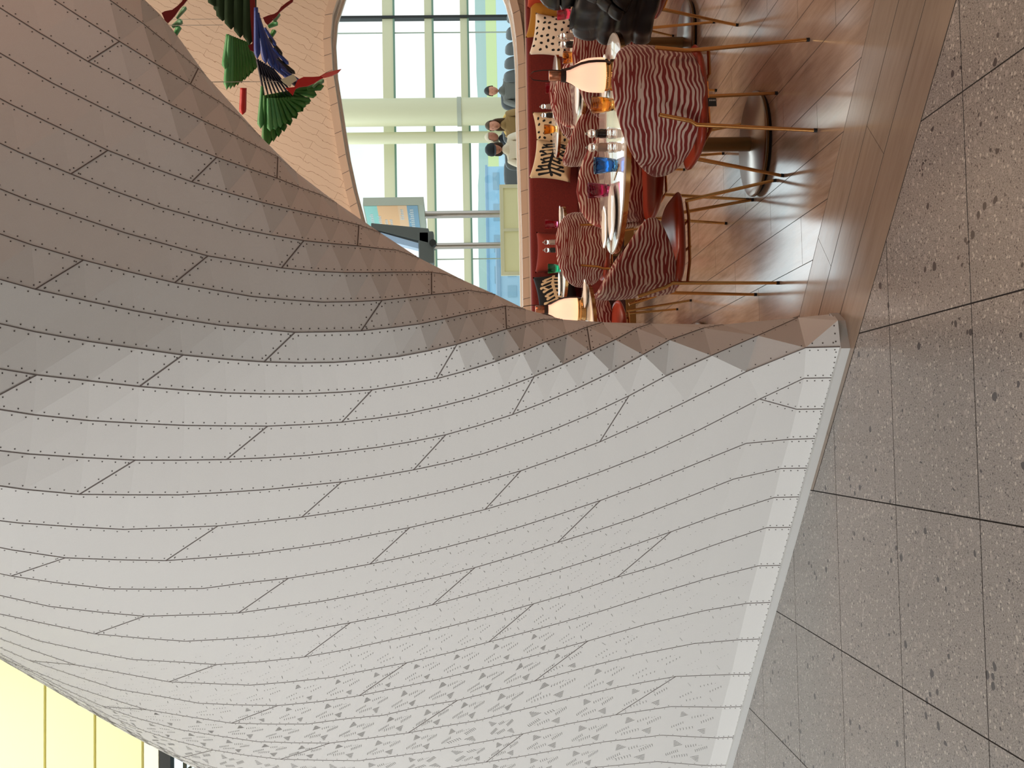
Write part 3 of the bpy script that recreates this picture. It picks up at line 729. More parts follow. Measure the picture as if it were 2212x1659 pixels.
for a, b, colr, nm in fields:
    f = sbox((-.375, -.077, zt_-Lh*(b+.1)), (.375, -.071, zt_-Lh*(a+.1 if a else .02)), nm, mat(nm, colr, .5), bxo)
random.seed(3); letm = mat('sign_lettering', sr(235, 240, 240), .5)
for (zc, hh, x0, x1, nn) in ((.11, .055, -.27, .18, 9), (.24, .05, -.2, .12, 7), (.34, .05, -.2, .02, 5), (.42, .05, -.2, .02, 5), (.62, .06, .0, .3, 6), (.78, .07, -.28, .3, 10)):
    mk = MB()
    for k in range(nn):
        xx = x0+(x1-x0)*k/nn; wz = (x1-x0)/nn*.62; zz = zt_-Lh*zc
        for q in range(2):
            hz = hh*random.choice((1, .7, .7)); ww = wz*.34
            mb = MB().box((xx+q*wz*.66, -.0795, zz-hh/2), (xx+q*wz*.66+ww, -.0772, zz-hh/2+hz)); mb.v = [rotb @ v for v in mb.v]; mk.add(mb.v, mb.f)
        mb = MB().box((xx, -.0795, zz-.006), (xx+wz, -.0772, zz+.006)); mb.v = [rotb @ v for v in mb.v]; mk.add(mb.v, mb.f)
    mk.obj('lettering', letm, bxo)
# dark device on a second pole
xq, _ = xz(1000, 531, 15.0)
dv = empty('camera_pole', (xq, 15.0, 0), 0, 'dark grey angled device on a slim steel pole beside the sign', 'device')
_, zd = xz(930, 520, 15.0)
autosmooth(MB().lathe([(.045, 0), (.045, zd)], 20).obj('pole', M['steel'], dv), 60)
M['dgrey'] = mat('dark_grey_metal', sr(88, 92, 90), .5)
_, zh = xz(803, 485, 15.0)
mb = MB().box((-.27, -.12, zd-.05), (.20, .12, zd+.17)); fixn(bevel(mb.obj('head', M['dgrey'], dv), .02))
mb = MB(); mb.prism([Vector((.02, -.12, zd+.02)), Vector((.24, -.12, zd+.02)), Vector((.33, -.12, zh)), (Vector((.25, -.12, zh)))], (0, .24, 0)); bevel(fixn(mb.obj('arm', M['dgrey'], dv)), .01)
mb = MB(); mb.prism([Vector((-.05, -.1, zd+.17)), Vector((.03, -.1, zd+.17)), Vector((.22, -.1, zh-.05)), Vector((.12, -.1, zh-.05))], (0, .24, 0)); fixn(mb.obj('light_bar', mat('pale_blue_panel', sr(170, 195, 225), .3), dv))
mb = MB().lathe([(.05, -.18), (.05, .18)], 16); mb.v = [Matrix.Rotation(PI/2, 3, 'X') @ v + Vector((.02, 0, zd-.04)) for v in mb.v]; mb.obj('hinge', M['black'], dv)
# glass kiosk / balustrade box
xk0, zk1 = xz(1083, 590, 14.0); xk1, _ = xz(1083, 391, 14.0)
ks = empty('glass_partition', ((xk0+xk1)/2, 14.2, 0), 0, 'waist-high frosted glass partition with cream frame behind the ledge', 'partition')
hw = (xk1-xk0)/2
mb = MB(); mb.box((-hw, 0, zk1-.05), (hw, .06, zk1)); mb.box((-hw, 0, 0), (-hw+.05, .06, zk1-.05)); mb.box((hw-.05, 0, 0), (hw, .06, zk1-.05)); mb.box((-.02, 0, 0), (.02, .06, zk1-.05)); mb.obj('frame', M['cream_steel'], ks)
MB().box((-hw+.05, .02, .02), (hw-.05, .04, zk1-.05)).obj('pane', mat('frosted_glass', sr(232, 228, 178), .3), ks)

# ------------------------------------------------------------------ airfield outside
def stuffbox(name, m, lo, hi, label, cat=None): return MB().box(lo, hi).obj(name, m)
gz = -5.0
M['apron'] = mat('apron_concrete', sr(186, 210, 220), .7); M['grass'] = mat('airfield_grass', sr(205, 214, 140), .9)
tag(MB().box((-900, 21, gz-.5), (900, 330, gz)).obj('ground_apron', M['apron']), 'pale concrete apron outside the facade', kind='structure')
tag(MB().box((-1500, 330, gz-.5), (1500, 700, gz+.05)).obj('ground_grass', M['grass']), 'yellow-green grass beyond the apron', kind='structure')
# wooded hills: a ridge with depth
random.seed(5); hv = []; hf = []; NX, NYh = 120, 8
for j in range(NYh):
    for i in range(NX):
        x = -700+i*14; y = 705+j*40; h = (7+1.4*random.random()+1.2*abs(math.sin(i*.13))+.6*math.sin(i*.41+1))*(j/(NYh-1))**.4 if j else 0
        hv.append((x, y, gz+h*.85))
for j in range(NYh-1):
    for i in range(NX-1): a = j*NX+i; hf.append((a, a+1, a+NX+1, a+NX))
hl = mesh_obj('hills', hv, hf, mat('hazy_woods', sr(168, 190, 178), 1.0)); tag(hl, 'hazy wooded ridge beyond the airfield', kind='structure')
def building(name, label, x, y, w_, d_, h, colr, nwin):
    e = empty(name, (x, y, gz), 0, label, 'building'); m = mat(name+'_wall', colr, .7)
    MB().box((-w_/2, 0, 0), (w_/2, d_, h)).obj('wall', m, e); MB().box((-w_/2-.3, -.3, h), (w_/2+.3, d_+.3, h+.5)).obj('roof', mat(name+'_roof', (colr[0]*.7, colr[1]*.7, colr[2]*.75, 1), .7), e)
    for k in range(nwin):
        xx = -w_/2+w_*(k+.25)/nwin; MB().box((xx, -.12, h*.35), (xx+w_/nwin*.55, 0, h*.7)).obj('window', mat('far_window', sr(150, 178, 192), .3), e)
    return e
building('hangar', 'pale blue hangar on the far side of the apron', 42, 250, 46, 18, 4.4, sr(170, 205, 225), 6)
building('service_building', 'low grey-blue service building behind the seated people', 22, 150, 12, 9, 3.6, sr(176, 200, 214), 4)
building('terminal_block', 'small light blue block seen under the sign', 7, 120, 6, 6, 3.6, sr(176, 208, 232), 2)
# parked aircraft, tail and fuselage
def aircraft(name, label, loc, rz, s, finc):
    e = empty(name, loc, rz, label, 'aircraft'); wm = mat('aircraft_white', sr(225, 235, 242), .35)
    mb = MB().lathe([(.05, -14), (.7, -12.5), (1.5, -10), (1.7, -6), (1.7, 6), (1.3, 10), (.5, 14), (.15, 15)], 20); mb.v = [Matrix.Rotation(PI/2, 3, 'Y') @ v*s + Vector((0, 0, 2.6*s)) for v in mb.v]; autosmooth(mb.obj('fuselage', wm, e))
    mb = MB().prism([Vector((10.5*s, -.12*s, 3.6*s)), Vector((14.8*s, -.12*s, 3.2*s)), Vector((15.6*s, -.12*s, 7.4*s)), Vector((14*s, -.12*s, 7.4*s))], (0, .24*s, 0)); fixn(mb.obj('tail_fin', mat('tail_fin', finc, .4), e))
    mb = MB().prism([Vector((-3*s, 0, 2*s)), Vector((2*s, 0, 2*s)), Vector((7*s, -13*s, 2.6*s)), Vector((5*s, -13*s, 2.6*s))], (0, 0, .25*s)); fixn(mb.obj('wing', wm, e))
    mb = MB().prism([Vector((-3*s, 0, 2*s)), Vector((2*s, 0, 2*s)), Vector((7*s, 13*s, 2.6*s)), Vector((5*s, 13*s, 2.6*s))], (0, 0, .25*s)); fixn(mb.obj('wing', wm, e))
    for sgn in (1, -1):
        mb = MB().lathe([(.6, -1.6), (.8, -1.4), (.75, 1), (.4, 1.6)], 14); mb.v = [Matrix.Rotation(PI/2, 3, 'Y') @ v*s + Vector((0, sgn*5*s, 1.2*s)) for v in mb.v]; mb.obj('engine', mat('engine_blue', sr(150, 170, 200), .4), e)
    for gx_ in (-9, 1): MB().box(((gx_-.2)*s, -.3*s, 0), ((gx_+.2)*s, .3*s, 2*s)).obj('landing_gear', M['black'], e)
    return e
aircraft('airliner', 'white airliner with red-tipped fin parked behind the seated people', (14, 70, gz), math.radians(70), .62, sr(225, 120, 120))
aircraft('airliner', 'white airliner parked below the sign pole', (26, 112, gz), math.radians(100), .5, sr(205, 225, 240))
# ------------------------------------------------------------------ chairs
ZT = .747
def c_back(u, v):
    u = max(-1.05, min(1.05, u)); phi = math.radians(92)*u
    zt = .855-.17*abs(u)**1.7; zb = .455+.07*u*u; k = (v+1)/2; z = zb+(zt-zb)*k
    R = 1+.10*(k-.5)
    return Vector((.275*R*math.sin(phi), .05-.31*R*math.cos(phi), z))
def c_seat(a, b):
    return Vector((.245*a*(1-.06*b), -.01+.235*b, .452+.018*(a*a)+.012*(b*b)-(.02*max(0, b)**4)))
def make_chair(fabric='zebra', label='', group=None, tagged=False):
    e = empty('dining_chair', (0, 0, 0), 0, label, 'chair', group)
    MB().pillow(c_back, .021, 9, 48, .72, 5).obj('backrest', M[fabric], e, True)
    MB().pillow(c_seat, .032, 8, 40, .62, 4).obj('seat', M['leather'], e, True)
    for s in (-1, 1):
        lg = MB().tube([(s*.205, -.245, .012), (s*.168, -.232, .50), (s*.158, -.250, .53), (s*.150, -.292, .665)], [.0075, .0095, .0095, .009], 10)
        o = autosmooth(lg.obj('leg', M['brass'], e), 50)
        MB().tube([(s*.2055, -.245, 0), (s*.2045, -.245, .014)], .0085, 10).obj('glide', M['black'], o)
        lg = MB().tube([(s*.205, .245, .012), (s*.150, .165, .425)], [.0075, .0095], 10)
        o = autosmooth(lg.obj('leg', M['brass'], e), 50)
        MB().tube([(s*.2055, .245, 0), (s*.2045, .244, .014)], .0085, 10).obj('glide', M['black'], o)
    fr = MB()
    for s in (-1, 1): fr.tube([(s*.172, -.234, .43), (s*.12, -.12, .405), (s*.12, .1, .405), (s*.152, .165, .42)], .0075, 8)
    fr.tube([(-.12, -.05, .402), (.12, -.05, .402)], .007, 8); fr.tube([(-.12, .08, .402), (.12, .08, .402)], .007, 8)
    o = fr.obj('under_frame', M['brass'], e)
    if tagged:
        t = MB().box((-.095, -.238, .408), (-.058, -.235, .442)).obj('maker_tag', M['black'], e)
        random.seed(2); tm = MB()
        for k in range(4): tm.box((-.073, -.2388, .413+k*.006), (-.066, -.2381, .4165+k*.006))
        tm.obj('tag_lettering', mat('tag_thread', sr(170, 160, 150), .7), t)
    return e
ch = [ # x, y, rz(deg), label
 (1.404, 4.500, 8, 'zebra-print chair nearest the viewer, back turned to us, at the big round table'),
 (.930, 5.045, -90, 'zebra-print chair side-on at the left end of the nearest table, rust seat showing'),
 (1.39, 5.60, 183, 'zebra-print chair facing us from the far side of the nearest table'),
 (2.20, 6.235, 0, 'zebra-print chair with its back to us, behind the table lamp, next to the puffer jacket'),
 (2.46, 7.30, 184, 'zebra-print chair facing us on the far side of the second table, under the spotted cushion'),
 (2.07, 6.86, -75, 'zebra-print chair side-on at the left end of the second table, behind the mills'),
 (2.62, 8.22, 4, 'zebra-print chair with its back to us at the table in front of the leaf cushion'),
 (1.40, 7.92, -3, 'zebra-print chair with its back to us, glowing in warm light at the small far table'),
 (.93, 8.55, -92, 'shaded zebra-print chair half hidden at the left of the small far table'),
 (.66, 7.13, 180, 'zebra-print chair beyond the second table lamp, mostly hidden by the arch leg'),
 (3.06, 7.05, 90, 'chair of which only two brass legs show at the right edge behind the second table'),
]
proto = make_chair(label=ch[0][3], group='zebra-print dining chairs with rust seats', tagged=False)
chs = [proto]
for k, (x, y, rz, lb) in enumerate(ch):
    o = proto if k == 0 else copy_tree(proto)
    o.location = (x, y, 0); o.rotation_euler = (0, 0, math.radians(rz)); o['label'] = lb
t = MB().box((-.095, -.252, .415), (-.058, -.249, .45)).obj('maker_tag', M['black'], proto)
tm = MB()
for k in range(4): tm.box((-.072, -.2528, .419+k*.007), (-.066, -.2521, .4235+k*.007))
tm.obj('tag_lettering', mat('tag_thread', sr(170, 160, 150), .7), t)
c12 = make_chair('zebra2', 'purple and white zebra chair under the black puffer jacket, at the right edge')
c12.location = (2.39, 5.22, 0); c12.rotation_euler = (0, 0, math.radians(3))

# ------------------------------------------------------------------ tables
def make_table(x, y, r, rb, label):
    e = empty('round_table', (x, y, 0), 0, label, 'table', 'round pedestal tables')
    fx = autosmooth(MB().lathe([(r-.02, ZT-.022), (r-.004, ZT-.020), (r, ZT-.011), (r-.003, ZT-.001), (r-.008, ZT)], 72).obj('tabletop', M['gloss'], e), 35)
    autosmooth(MB().lathe([(r-.03, ZT-.030), (r+.0012, ZT-.028), (r+.0012, ZT-.006), (r-.03, ZT-.0055)], 72).obj('rim', M['brass'], fx), 35)
    autosmooth(MB().lathe([(.036, .02), (.036, ZT-.03)], 28).obj('pedestal', M['brass2'], e), 50)
    autosmooth(MB().lathe([(.10, ZT-.045), (.12, ZT-.03)], 28).obj('top_plate', M['black'], e), 50)
    o = autosmooth(MB().lathe([(rb-.01, .012), (rb, .016), (rb, .030), (rb-.01, .036), (.06, .040), (.045, .044)], 56).obj('base', M['steel'], e), 35)
    autosmooth(MB().lathe([(rb-.012, 0), (rb-.004, .013)], 56).obj('base_ring', M['black'], o), 35)
    autosmooth(MB().lathe([(rb-.004, .014), (rb+.002, .017), (rb+.002, .026), (rb-.004, .029)], 56).obj('base_edge', M['brass2'], o), 35)
    return e
T1 = make_table(1.432, 5.13, .54, .26, 'large round glossy table nearest the viewer with lamp, tumblers and mills')
T2 = make_table(2.57, 6.74, .55, .27, 'second round table from the viewer, behind the lit lamp, base ring at the edge')
T3 = make_table(1.46, 8.40, .375, .22, 'small round table at the far left with a pink and a green tumbler')
T4 = make_table(2.80, 8.80, .43, .24, 'far round table in front of the spotted cushion by the banquette')
T5 = make_table(.44, 6.60, .50, .25, 'round table largely hidden by the arch leg, carrying the second lamp')

def on(x, y): p = onz(x, y, ZT); return p
# ------------------------------------------------------------------ lamps
M['shade'] = mat('glowing_frosted_glass', sr(250, 215, 185), .5, 0, Emission_Strength=.62)
M['shade'].node_tree.nodes['Principled BSDF'].inputs['Emission Color'].default_value = sr(255, 206, 165)
g = G(M['shade']); sp = g.n('SeparateXYZ'); g.l(g.coord('Object'), sp.inputs[0])
em = g.ramp(g.math('MULTIPLY', sp.outputs['Z'], 4.0), [(.16, (1, .72, .36, 1)), (.42, (1, .60, .42, 1)), (.95, (.95, .52, .36, 1))]); g.l(em, g.b.inputs['Emission Color'])
M['strap'] = mat('brown_leather_strap', sr(48, 28, 22), .6)
M['copper'] = mat('ribbed_copper', sr(205, 140, 110), .25, 1.0)
def make_lamp(x, y, s, label, rz):
    e = empty('table_lamp', (x, y, ZT), rz, label, 'lamp', 'portable table lamps with leather strap handles')
    rib = lambda q, z: 1+.012*math.cos(q*40)
    autosmooth(MB().lathe([(.066, 0), (.072, .003), (.072, .022), (.068, .03), (.072, .034), (.074, .05), (.070, .055)], 120, f=rib).obj('base', M['brass'], e), 50)
    autosmooth(MB().lathe([(.068, .052), (.081, .058), (.082, .075), (.081, .105), (.078, .135), (.069, .165), (.054, .190), (.040, .212), (.031, .232), (.028, .240)], 48).obj('shade', M['shade'], e), 60)
    autosmooth(MB().lathe([(.026, .238), (.031, .24), (.031, .262), (.026, .263)], 32).obj('collar', M['strap'], e), 50)
    autosmooth(MB().lathe([(.024, .262), (.025, .264), (.026, .318), (.024, .32)], 120, f=rib).obj('cap', M['copper'], e), 50)
    st = MB()
    pts = [(.0745, .03), (.086, .06), (.0865, .10), (.083, .136), (.072, .172), (.056, .20), (.042, .222), (.034, .25)]
    for sgn in (1, -1):
        vs = []
        for (r, z) in pts: vs += [Vector((sgn*r, -.008, z)), Vector((sgn*(r+.002), -.008, z)), Vector((sgn*(r+.002), .008, z)), Vector((sgn*r, .008, z))]
        m_ = len(pts); st.add(vs, [(4*i+k, 4*i+(k+1) % 4, 4*i+4+(k+1) % 4, 4*i+4+k) for i in range(m_-1) for k in range(4)]+[(0, 3, 2, 1), (4*m_-4, 4*m_-3, 4*m_-2, 4*m_-1)])
    lp = [(-.030, 0, .255), (-.033, 0, .30), (-.034, 0, .35), (-.026, 0, .395), (0, 0, .418), (.026, 0, .395), (.034, 0, .35), (.033, 0, .30), (.030, 0, .255)]
    st.tube(lp, .0025, 8)
    o = st.obj('strap', M['strap'], e)
    return e
p = on(1329, 165); make_lamp(p.x, p.y-.02, 1, 'glowing bottle-shaped lamp with leather strap on the nearest table', math.radians(-62))
p = on(1262, 684); make_lamp(.78, 6.56, 1, 'glowing lamp half hidden by the arch leg at the left', math.radians(-35))

# ------------------------------------------------------------------ tableware
def glassmat(name, col, dens=1.0):
    m = mat(name, col, .03, 0, IOR=1.45); m.node_tree.nodes['Principled BSDF'].inputs['Transmission Weight'].default_value = 1.0; return m
GM = {'amber': glassmat('amber_glass', (.95, .55, .16, 1)), 'blue': glassmat('blue_glass', (.12, .42, .85, 1)), 'purple': glassmat('plum_glass', (.55, .08, .22, 1)), 'pink': glassmat('pink_glass', (.9, .16, .3, 1)), 'green': glassmat('green_glass', (.1, .75, .5, 1)), 'clear': glassmat('clear_acrylic', (.97, .97, .97, 1))}
def tumbler(x, y, c, label):
    e = empty('tumbler', (x, y, ZT), random.random()*3, label, 'glass', 'swirled coloured tumblers')
    sw = lambda q, z: 1+.045*math.cos(7*q+z*42)*(1 if z < .085 else .2)
    prof = [(.024, .001), (.029, .004), (.033, .03), (.037, .06), (.040, .085), (.041, .108), (.0385, .108), (.0375, .085), (.034, .06), (.030, .03), (.02, .016), (.002, .014)]
    vs = MB().lathe(prof, 56, f=sw); autosmooth(vs.obj('bowl', GM[c], e), 70); return e
def mill(x, y, kind, label):
    e = empty('mill', (x, y, ZT), 0, label, 'mill', 'clear acrylic salt and pepper mills')
    prof = [(.024, .001), (.026, .004), (.026, .022), (.021, .028), (.0235, .034), (.021, .045), (.0225, .062), (.019, .074), (.021, .08), (.017, .086), (.013, .090), (.019, .097), (.0215, .108), (.019, .119), (.011, .126), (.004, .128)]
    autosmooth(MB().lathe(prof, 36).obj('body', GM['clear'], e), 60)
    autosmooth(MB().lathe([(.014, .036), (.016, .04), (.0155, .078), (.012, .082)], 24).obj('contents', mat('peppercorns', sr(40, 28, 22), .8) if kind == 'pepper' else mat('salt_grains', sr(196, 170, 155), .7), e), 60)
    MB().lathe([(.0045, .126), (.007, .129), (.007, .136), (.004, .139)], 16).obj('knob', M['steel'], e); return e
for (x, y, c, lb) in ((1326, 226, 'amber', 'amber swirled tumbler beside the lamp on the nearest table'), (1332, 357, 'blue', 'blue swirled tumbler on the nearest table'),
                      (1316, 411, 'purple', 'plum-coloured swirled tumbler on the nearest table'), (1252, 124, 'amber', 'amber tumbler beside the mills on the second table'),
                      (1203, 279, 'amber', 'small-looking amber tumbler on the far table before the spotted cushion'), (1208, 190, 'pink', 'pink tumbler seen just under the lamp strap at the back'),
                      (1205, 484, 'pink', 'bright pink tumbler at the right of the small far table'), (1212, 580, 'green', 'green tumbler on the small far table'), (1238, 30, 'pink', 'pink tumbler half hidden behind the puffer jacket')):
    q = on(x, y); tumbler(q.x, q.y, c, lb)
for (x, y, k, lb) in ((1325, 288, 'pepper', 'pepper mill with dark core on the nearest table'), (1326, 318, 'salt', 'salt mill with pale core on the nearest table, beside the blue tumbler'),
                      (1251, 78, 'salt', 'salt mill near the edge of the second table'), (1252, 96, 'pepper', 'pepper mill with dark core on the second table'),
                      (1201, 230, 'salt', 'salt mill on the far table by the banquette'), (1202, 249, 'pepper', 'pepper mill on the far table by the banquette'),
                      (1208, 523, 'salt', 'glinting salt mill in the middle of the small far table'), (1209, 540, 'pepper', 'glinting pepper mill in the middle of the small far table')):
    q = on(x, y); mill(q.x, q.y, k, lb)
def plate(x, y, r, label, z=ZT):
    e = MB().lathe([(.055, .001), (.06, .003), (r*.72, .006), (r-.004, .016), (r, .018), (r-.001, .0195), (r*.72, .0095), (.06, .0065), (.002, .006)], 56).obj('plate', M['plate']); autosmooth(e, 60)
    e.location = (x, y, z); return tag(e, label, 'plate', 'white china plates')
plate(1.79, 5.18, .12, 'white plate at the right end of the nearest table, behind the nearest chair')
plate(1.07, 5.03, .135, 'white plate at the left of the nearest table')
plate(1.06, 5.33, .11, 'white plate on the far side of the nearest table by the plum tumbler')
plate(2.20, 6.62, .135, 'white plate at the left end of the second table')
plate(.86, 6.42, .09, 'white plate beside the second lamp at the left')
plate(1.75, 8.28, .075, 'small plate at the right end of the small far table')
plate(1.22, 8.52, .10, 'pale plate at the left end of the small far table')
def cutlery(x, y, rz, name, label, z=ZT+.0005):
    e = empty(name, (x, y, z), rz, label, 'cutlery')
    MB().box((-.007, -.10, .0), (.007, .0, .004)).obj('handle', M['brass'], e)
    if name == 'knife': MB().prism([Vector((-.008, 0, .001)), Vector((.006, 0, .001)), Vector((.008, .09, .001)), Vector((0, .115, .001)), Vector((-.008, .09, .001))], (0, 0, .002)).obj('blade', M['brass'], e)
    else:
        b = MB().box((-.011, .0, .001), (.011, .05, .003))
        for k in range(4): b.box((-.011+k*.0063, .05, .001), (-.0085+k*.0063, .09, .003))
        b.obj('tines', M['brass'], e)
    return e
cutlery(1.245, 4.93, .1, 'knife', 'brass knife right of the left plate on the nearest table')
cutlery(.96, 5.19, 1.2, 'fork', 'brass fork beside the left plate on the nearest table')

# ------------------------------------------------------------------ cushions on the banquette
def cushion(x, y, z, s, rz, tilt, roll, m, label, pattern=None, pm=None):
    e = empty('cushion', (x, y, z), 0, label, 'cushion', 'scatter cushions on the banquette')
    e.rotation_euler = (math.radians(tilt), math.radians(roll), math.radians(rz))
    def fn(a, b):
        k = 1-.10*(1-(abs(a)**2))*(abs(b)**2); kk = 1-.10*(1-(abs(b)**2))*(abs(a)**2)
        return Vector((a*s/2*kk, 0, b*s/2*k))
    def th(a, b): return .075*max(0, 1-max(abs(a), abs(b))**2.2)**.55
    N = 22; vs = []; fs = []
    for sg in (1, -1):
        for i in range(N+1):
            for j in range(N+1):
                a, b = -1+2*i/N, -1+2*j/N; p_ = fn(a, b); vs.append(p_+Vector((0, -sg*th(a, b), 0)))
    W_ = (N+1)**2
    for i in range(N):
        for j in range(N):
            q = i*(N+1)+j; f = (q, q+1, q+N+2, q+N+1); fs.append(f); fs.append(tuple(W_+t_ for t_ in f[::-1]))
    o = mesh_obj('cover', vs, fs, M[m], e, True)
    bm = bmesh.new(); bm.from_mesh(o.data); bmesh.ops.remove_doubles(bm, verts=bm.verts, dist=1e-4); bmesh.ops.recalc_face_normals(bm, faces=bm.faces); bm.to_mesh(o.data); bm.free(); o.data.polygons.foreach_set('use_smooth', [True]*len(o.data.polygons))
    if pattern:
        pb = MB()
        def surf(a, b): return fn(a, b)+Vector((0, -th(a, b)-.0015, 0))
        for (a0, b0, a1, b1, w0, w1) in pattern:
            n = 10; L = [];
            dx, dy = a1-a0, b1-b0; l = math.hypot(dx, dy) or 1; px_, py_ = -dy/l, dx/l
            ring_ = [(w0*math.cos(PI/2+PI*k/8), w0*math.sin(PI/2+PI*k/8)) for k in range(9)]
            poly = [(a0+dx/l*c_*1-(-px_)*s_*1, b0+dy/l*c_+py_*s_) for c_, s_ in ring_]
            ring2 = [(w1*math.cos(-PI/2+PI*k/8), w1*math.sin(-PI/2+PI*k/8)) for k in range(9)]
            poly2 = [(a1+dx/l*c_+px_*s_, b1+dy/l*c_+py_*s_) for c_, s_ in ring2]
            pts = poly+poly2; ca, cb_ = (a0+a1)/2, (b0+b1)/2
            rows = 4; base = []
            vsl = [surf(max(-.97, min(.97, ca+(u_-ca)*t_/rows)), max(-.97, min(.97, cb_+(v_-cb_)*t_/rows))) for t_ in range(rows+1) for u_, v_ in (pts if t_ else [(ca, cb_)])]
            K = len(pts); fsl = [(0, 1+k, 1+(k+1) % K) for k in range(K)]
            for t_ in range(1, rows):
                for k in range(K): fsl.append((1+(t_-1)*K+k, 1+t_*K+k, 1+t_*K+(k+1) % K, 1+(t_-1)*K+(k+1) % K))
            pb.add(vsl, fsl)
        tag(pb.obj('print', M[pm], e), kind='stuff')
    return e
M['linen'] = mat('natural_linen', sr(206, 178, 140), .9); M['inkc'] = mat('black_print', sr(14, 12, 14), .9); M['white_linen'] = mat('white_linen', sr(226, 206, 184), .9)
M['must'] = mat('mustard_velvet', sr(170, 116, 34), .9); M['orange'] = mat('burnt_orange', sr(170, 58, 24), .85); M['rustc'] = mat('russet_velvet', sr(128, 40, 24), .9)
def fern(flip=1, seed=0):
    random.seed(seed); out = []
    stem = [(-.85, -.1), (-.45, .05), (0, .0), (.45, -.06), (.88, .02)]
    for (a0, b0), (a1, b1) in zip(stem, stem[1:]): out.append((a0, b0*flip, a1, b1*flip, .075, .075))
    for k in range(9):
        a = -.75+k*.19; L = .50+.14*math.sin(k*1.3)
        out.append((a, 0, a-.12, L*flip, .035, .062)); out.append((a+.07, 0, a-.06, -L*flip*1.05, .035, .062))
        if k % 2: out.append((a-.04, .3*flip, a+.05, .52*flip, .03, .045)); out.append((a, -.3*flip, a+.1, -.5*flip, .03, .045))
    return out
def dots(seed=1):
    random.seed(seed); out = []
    for i in range(6):
        for j in range(6):
            a, b = -.78+i*.31+random.uniform(-.05, .05)+(.1 if j % 2 else 0), -.8+j*.31+random.uniform(-.05, .05); q = random.uniform(0, 3)
            if abs(a) < .9 and abs(b) < .9: out.append((a, b, a+.05*math.cos(q), b+.05*math.sin(q), .058, .05))
    return out
def onb(x, y, Y): return ony(x, y, Y)
q = onb(1218, 350, 9.70); cushion(q.x, 9.64, .71, .40, 6, -14, 12, 'linen', 'linen cushion with black fern print leaning on the banquette, fully in view', fern(1, 1), 'inkc')
q = onb(1212, 292, 9.76); cushion(q.x+.05, 9.75, .68, .40, 0, -12, -4, 'linen', 'spotted cushion tucked behind the fern cushion', dots(5), 'inkc')
q = onb(1206, 84, 9.7); cushion(q.x, 9.62, .69, .40, -6, -14, 10, 'white_linen', 'white cushion with black spots on the right part of the banquette', dots(2), 'inkc')
q = onb(1188, 44, 9.76); cushion(q.x, 9.735, .72, .40, 8, -10, 8, 'must', 'mustard cushion behind the white spotted one')
q = onb(1184, 8, 9.72); cushion(q.x+.2, 9.72, .73, .42, -4, -10, -5, 'orange', 'burnt orange cushion at the right edge of the banquette')
q = onb(1222, 634, 9.7); cushion(q.x, 9.70, .70, .40, 4, -14, -8, 'inkc', 'black cushion with cream fern print behind the second lamp', fern(-1, 3), 'linen')
q = onb(1200, 545, 9.74); cushion(q.x, 9.74, .69, .40, 2, -12, 3, 'rustc', 'russet cushion behind the small far table')

# ------------------------------------------------------------------ puffer jacket over the chair back
jk = empty('puffer_jacket', (2.40, 5.22, .86), math.radians(3), 'black puffer jacket hung over the back of the purple zebra chair', 'jacket')
M['puff'] = mat('black_nylon', sr(8, 9, 14), .4); M['puff2'] = mat('slate_nylon', sr(24, 26, 33), .4)
def puffshape(name, f, nu, nv, m, parent):
    vs = [f(i/nu, j/nv) for i in range(nu+1) for j in range(nv+1)]; fs = [(i*(nv+1)+j, i*(nv+1)+j+1, (i+1)*(nv+1)+j+1, (i+1)*(nv+1)+j) for i in range(nu) for j in range(nv)]
    o = mesh_obj(name, vs, fs, M[m], parent, True); md = o.modifiers.new('thick', 'SOLIDIFY'); md.thickness = .03; md.offset = -1; return o
def jbody(u, v):
    # v: from inside of the backrest over the top and down the outside
    ph = math.radians(-100+200*u); q = (v-.35)/.65
    bul = .022*abs(math.sin(PI*v*7))**.5+.006*math.sin(u*37+v*11)+.005*math.sin(u*71)
    if v < .35: R = .20+.10*(v/.35); z = .70+.20*math.sin(v/.35*PI/2)
    else: R = .31+.075*math.sin(min(1, q*2.2)*PI/2)+.02*q; z = .90+.05*math.sin(PI*min(1, q*3)) - .40*q**1.15
    R += bul; z += .015*math.sin(u*13)
    return Vector((R*.98*math.sin(ph), .05-R*1.02*math.cos(ph), z-.86))
puffshape('body', jbody, 64, 56, 'puff2', jk)
def jsleeve(s):
    def f(u, v):
        a = 2*PI*u; t = v; r = .075*(1-.25*t)*(1+.14*abs(math.sin(PI*t*6)))+.004*math.sin(a*5+t*9)
        c = Vector((s*(.16+.20*t), -.26-.07*math.sin(PI*t), .15-.34*t))
        d = Vector((s*.20, -.05, -.34)).normalized(); x_ = d.orthogonal().normalized(); y_ = d.cross(x_)
        return c+x_*(r*math.cos(a))+y_*(r*math.sin(a))
    return f
for s in (-1, 1): puffshape('sleeve', jsleeve(s), 28, 44, 'puff', jk)
def jcollar(u, v):
    a = 2*PI*v; ph = math.radians(-80+160*u); r = .062*(1+.12*abs(math.sin(u*PI*5)))+.005*math.sin(a*4+u*20)
    R = .22; return Vector((R*math.sin(ph)+r*math.cos(a)*math.sin(ph), -.05-(R+r*math.cos(a))*math.cos(ph), .13+r*math.sin(a)*1.25))
puffshape('hood', jcollar, 44, 24, 'puff', jk)

jk.scale = (.93, .95, 1)
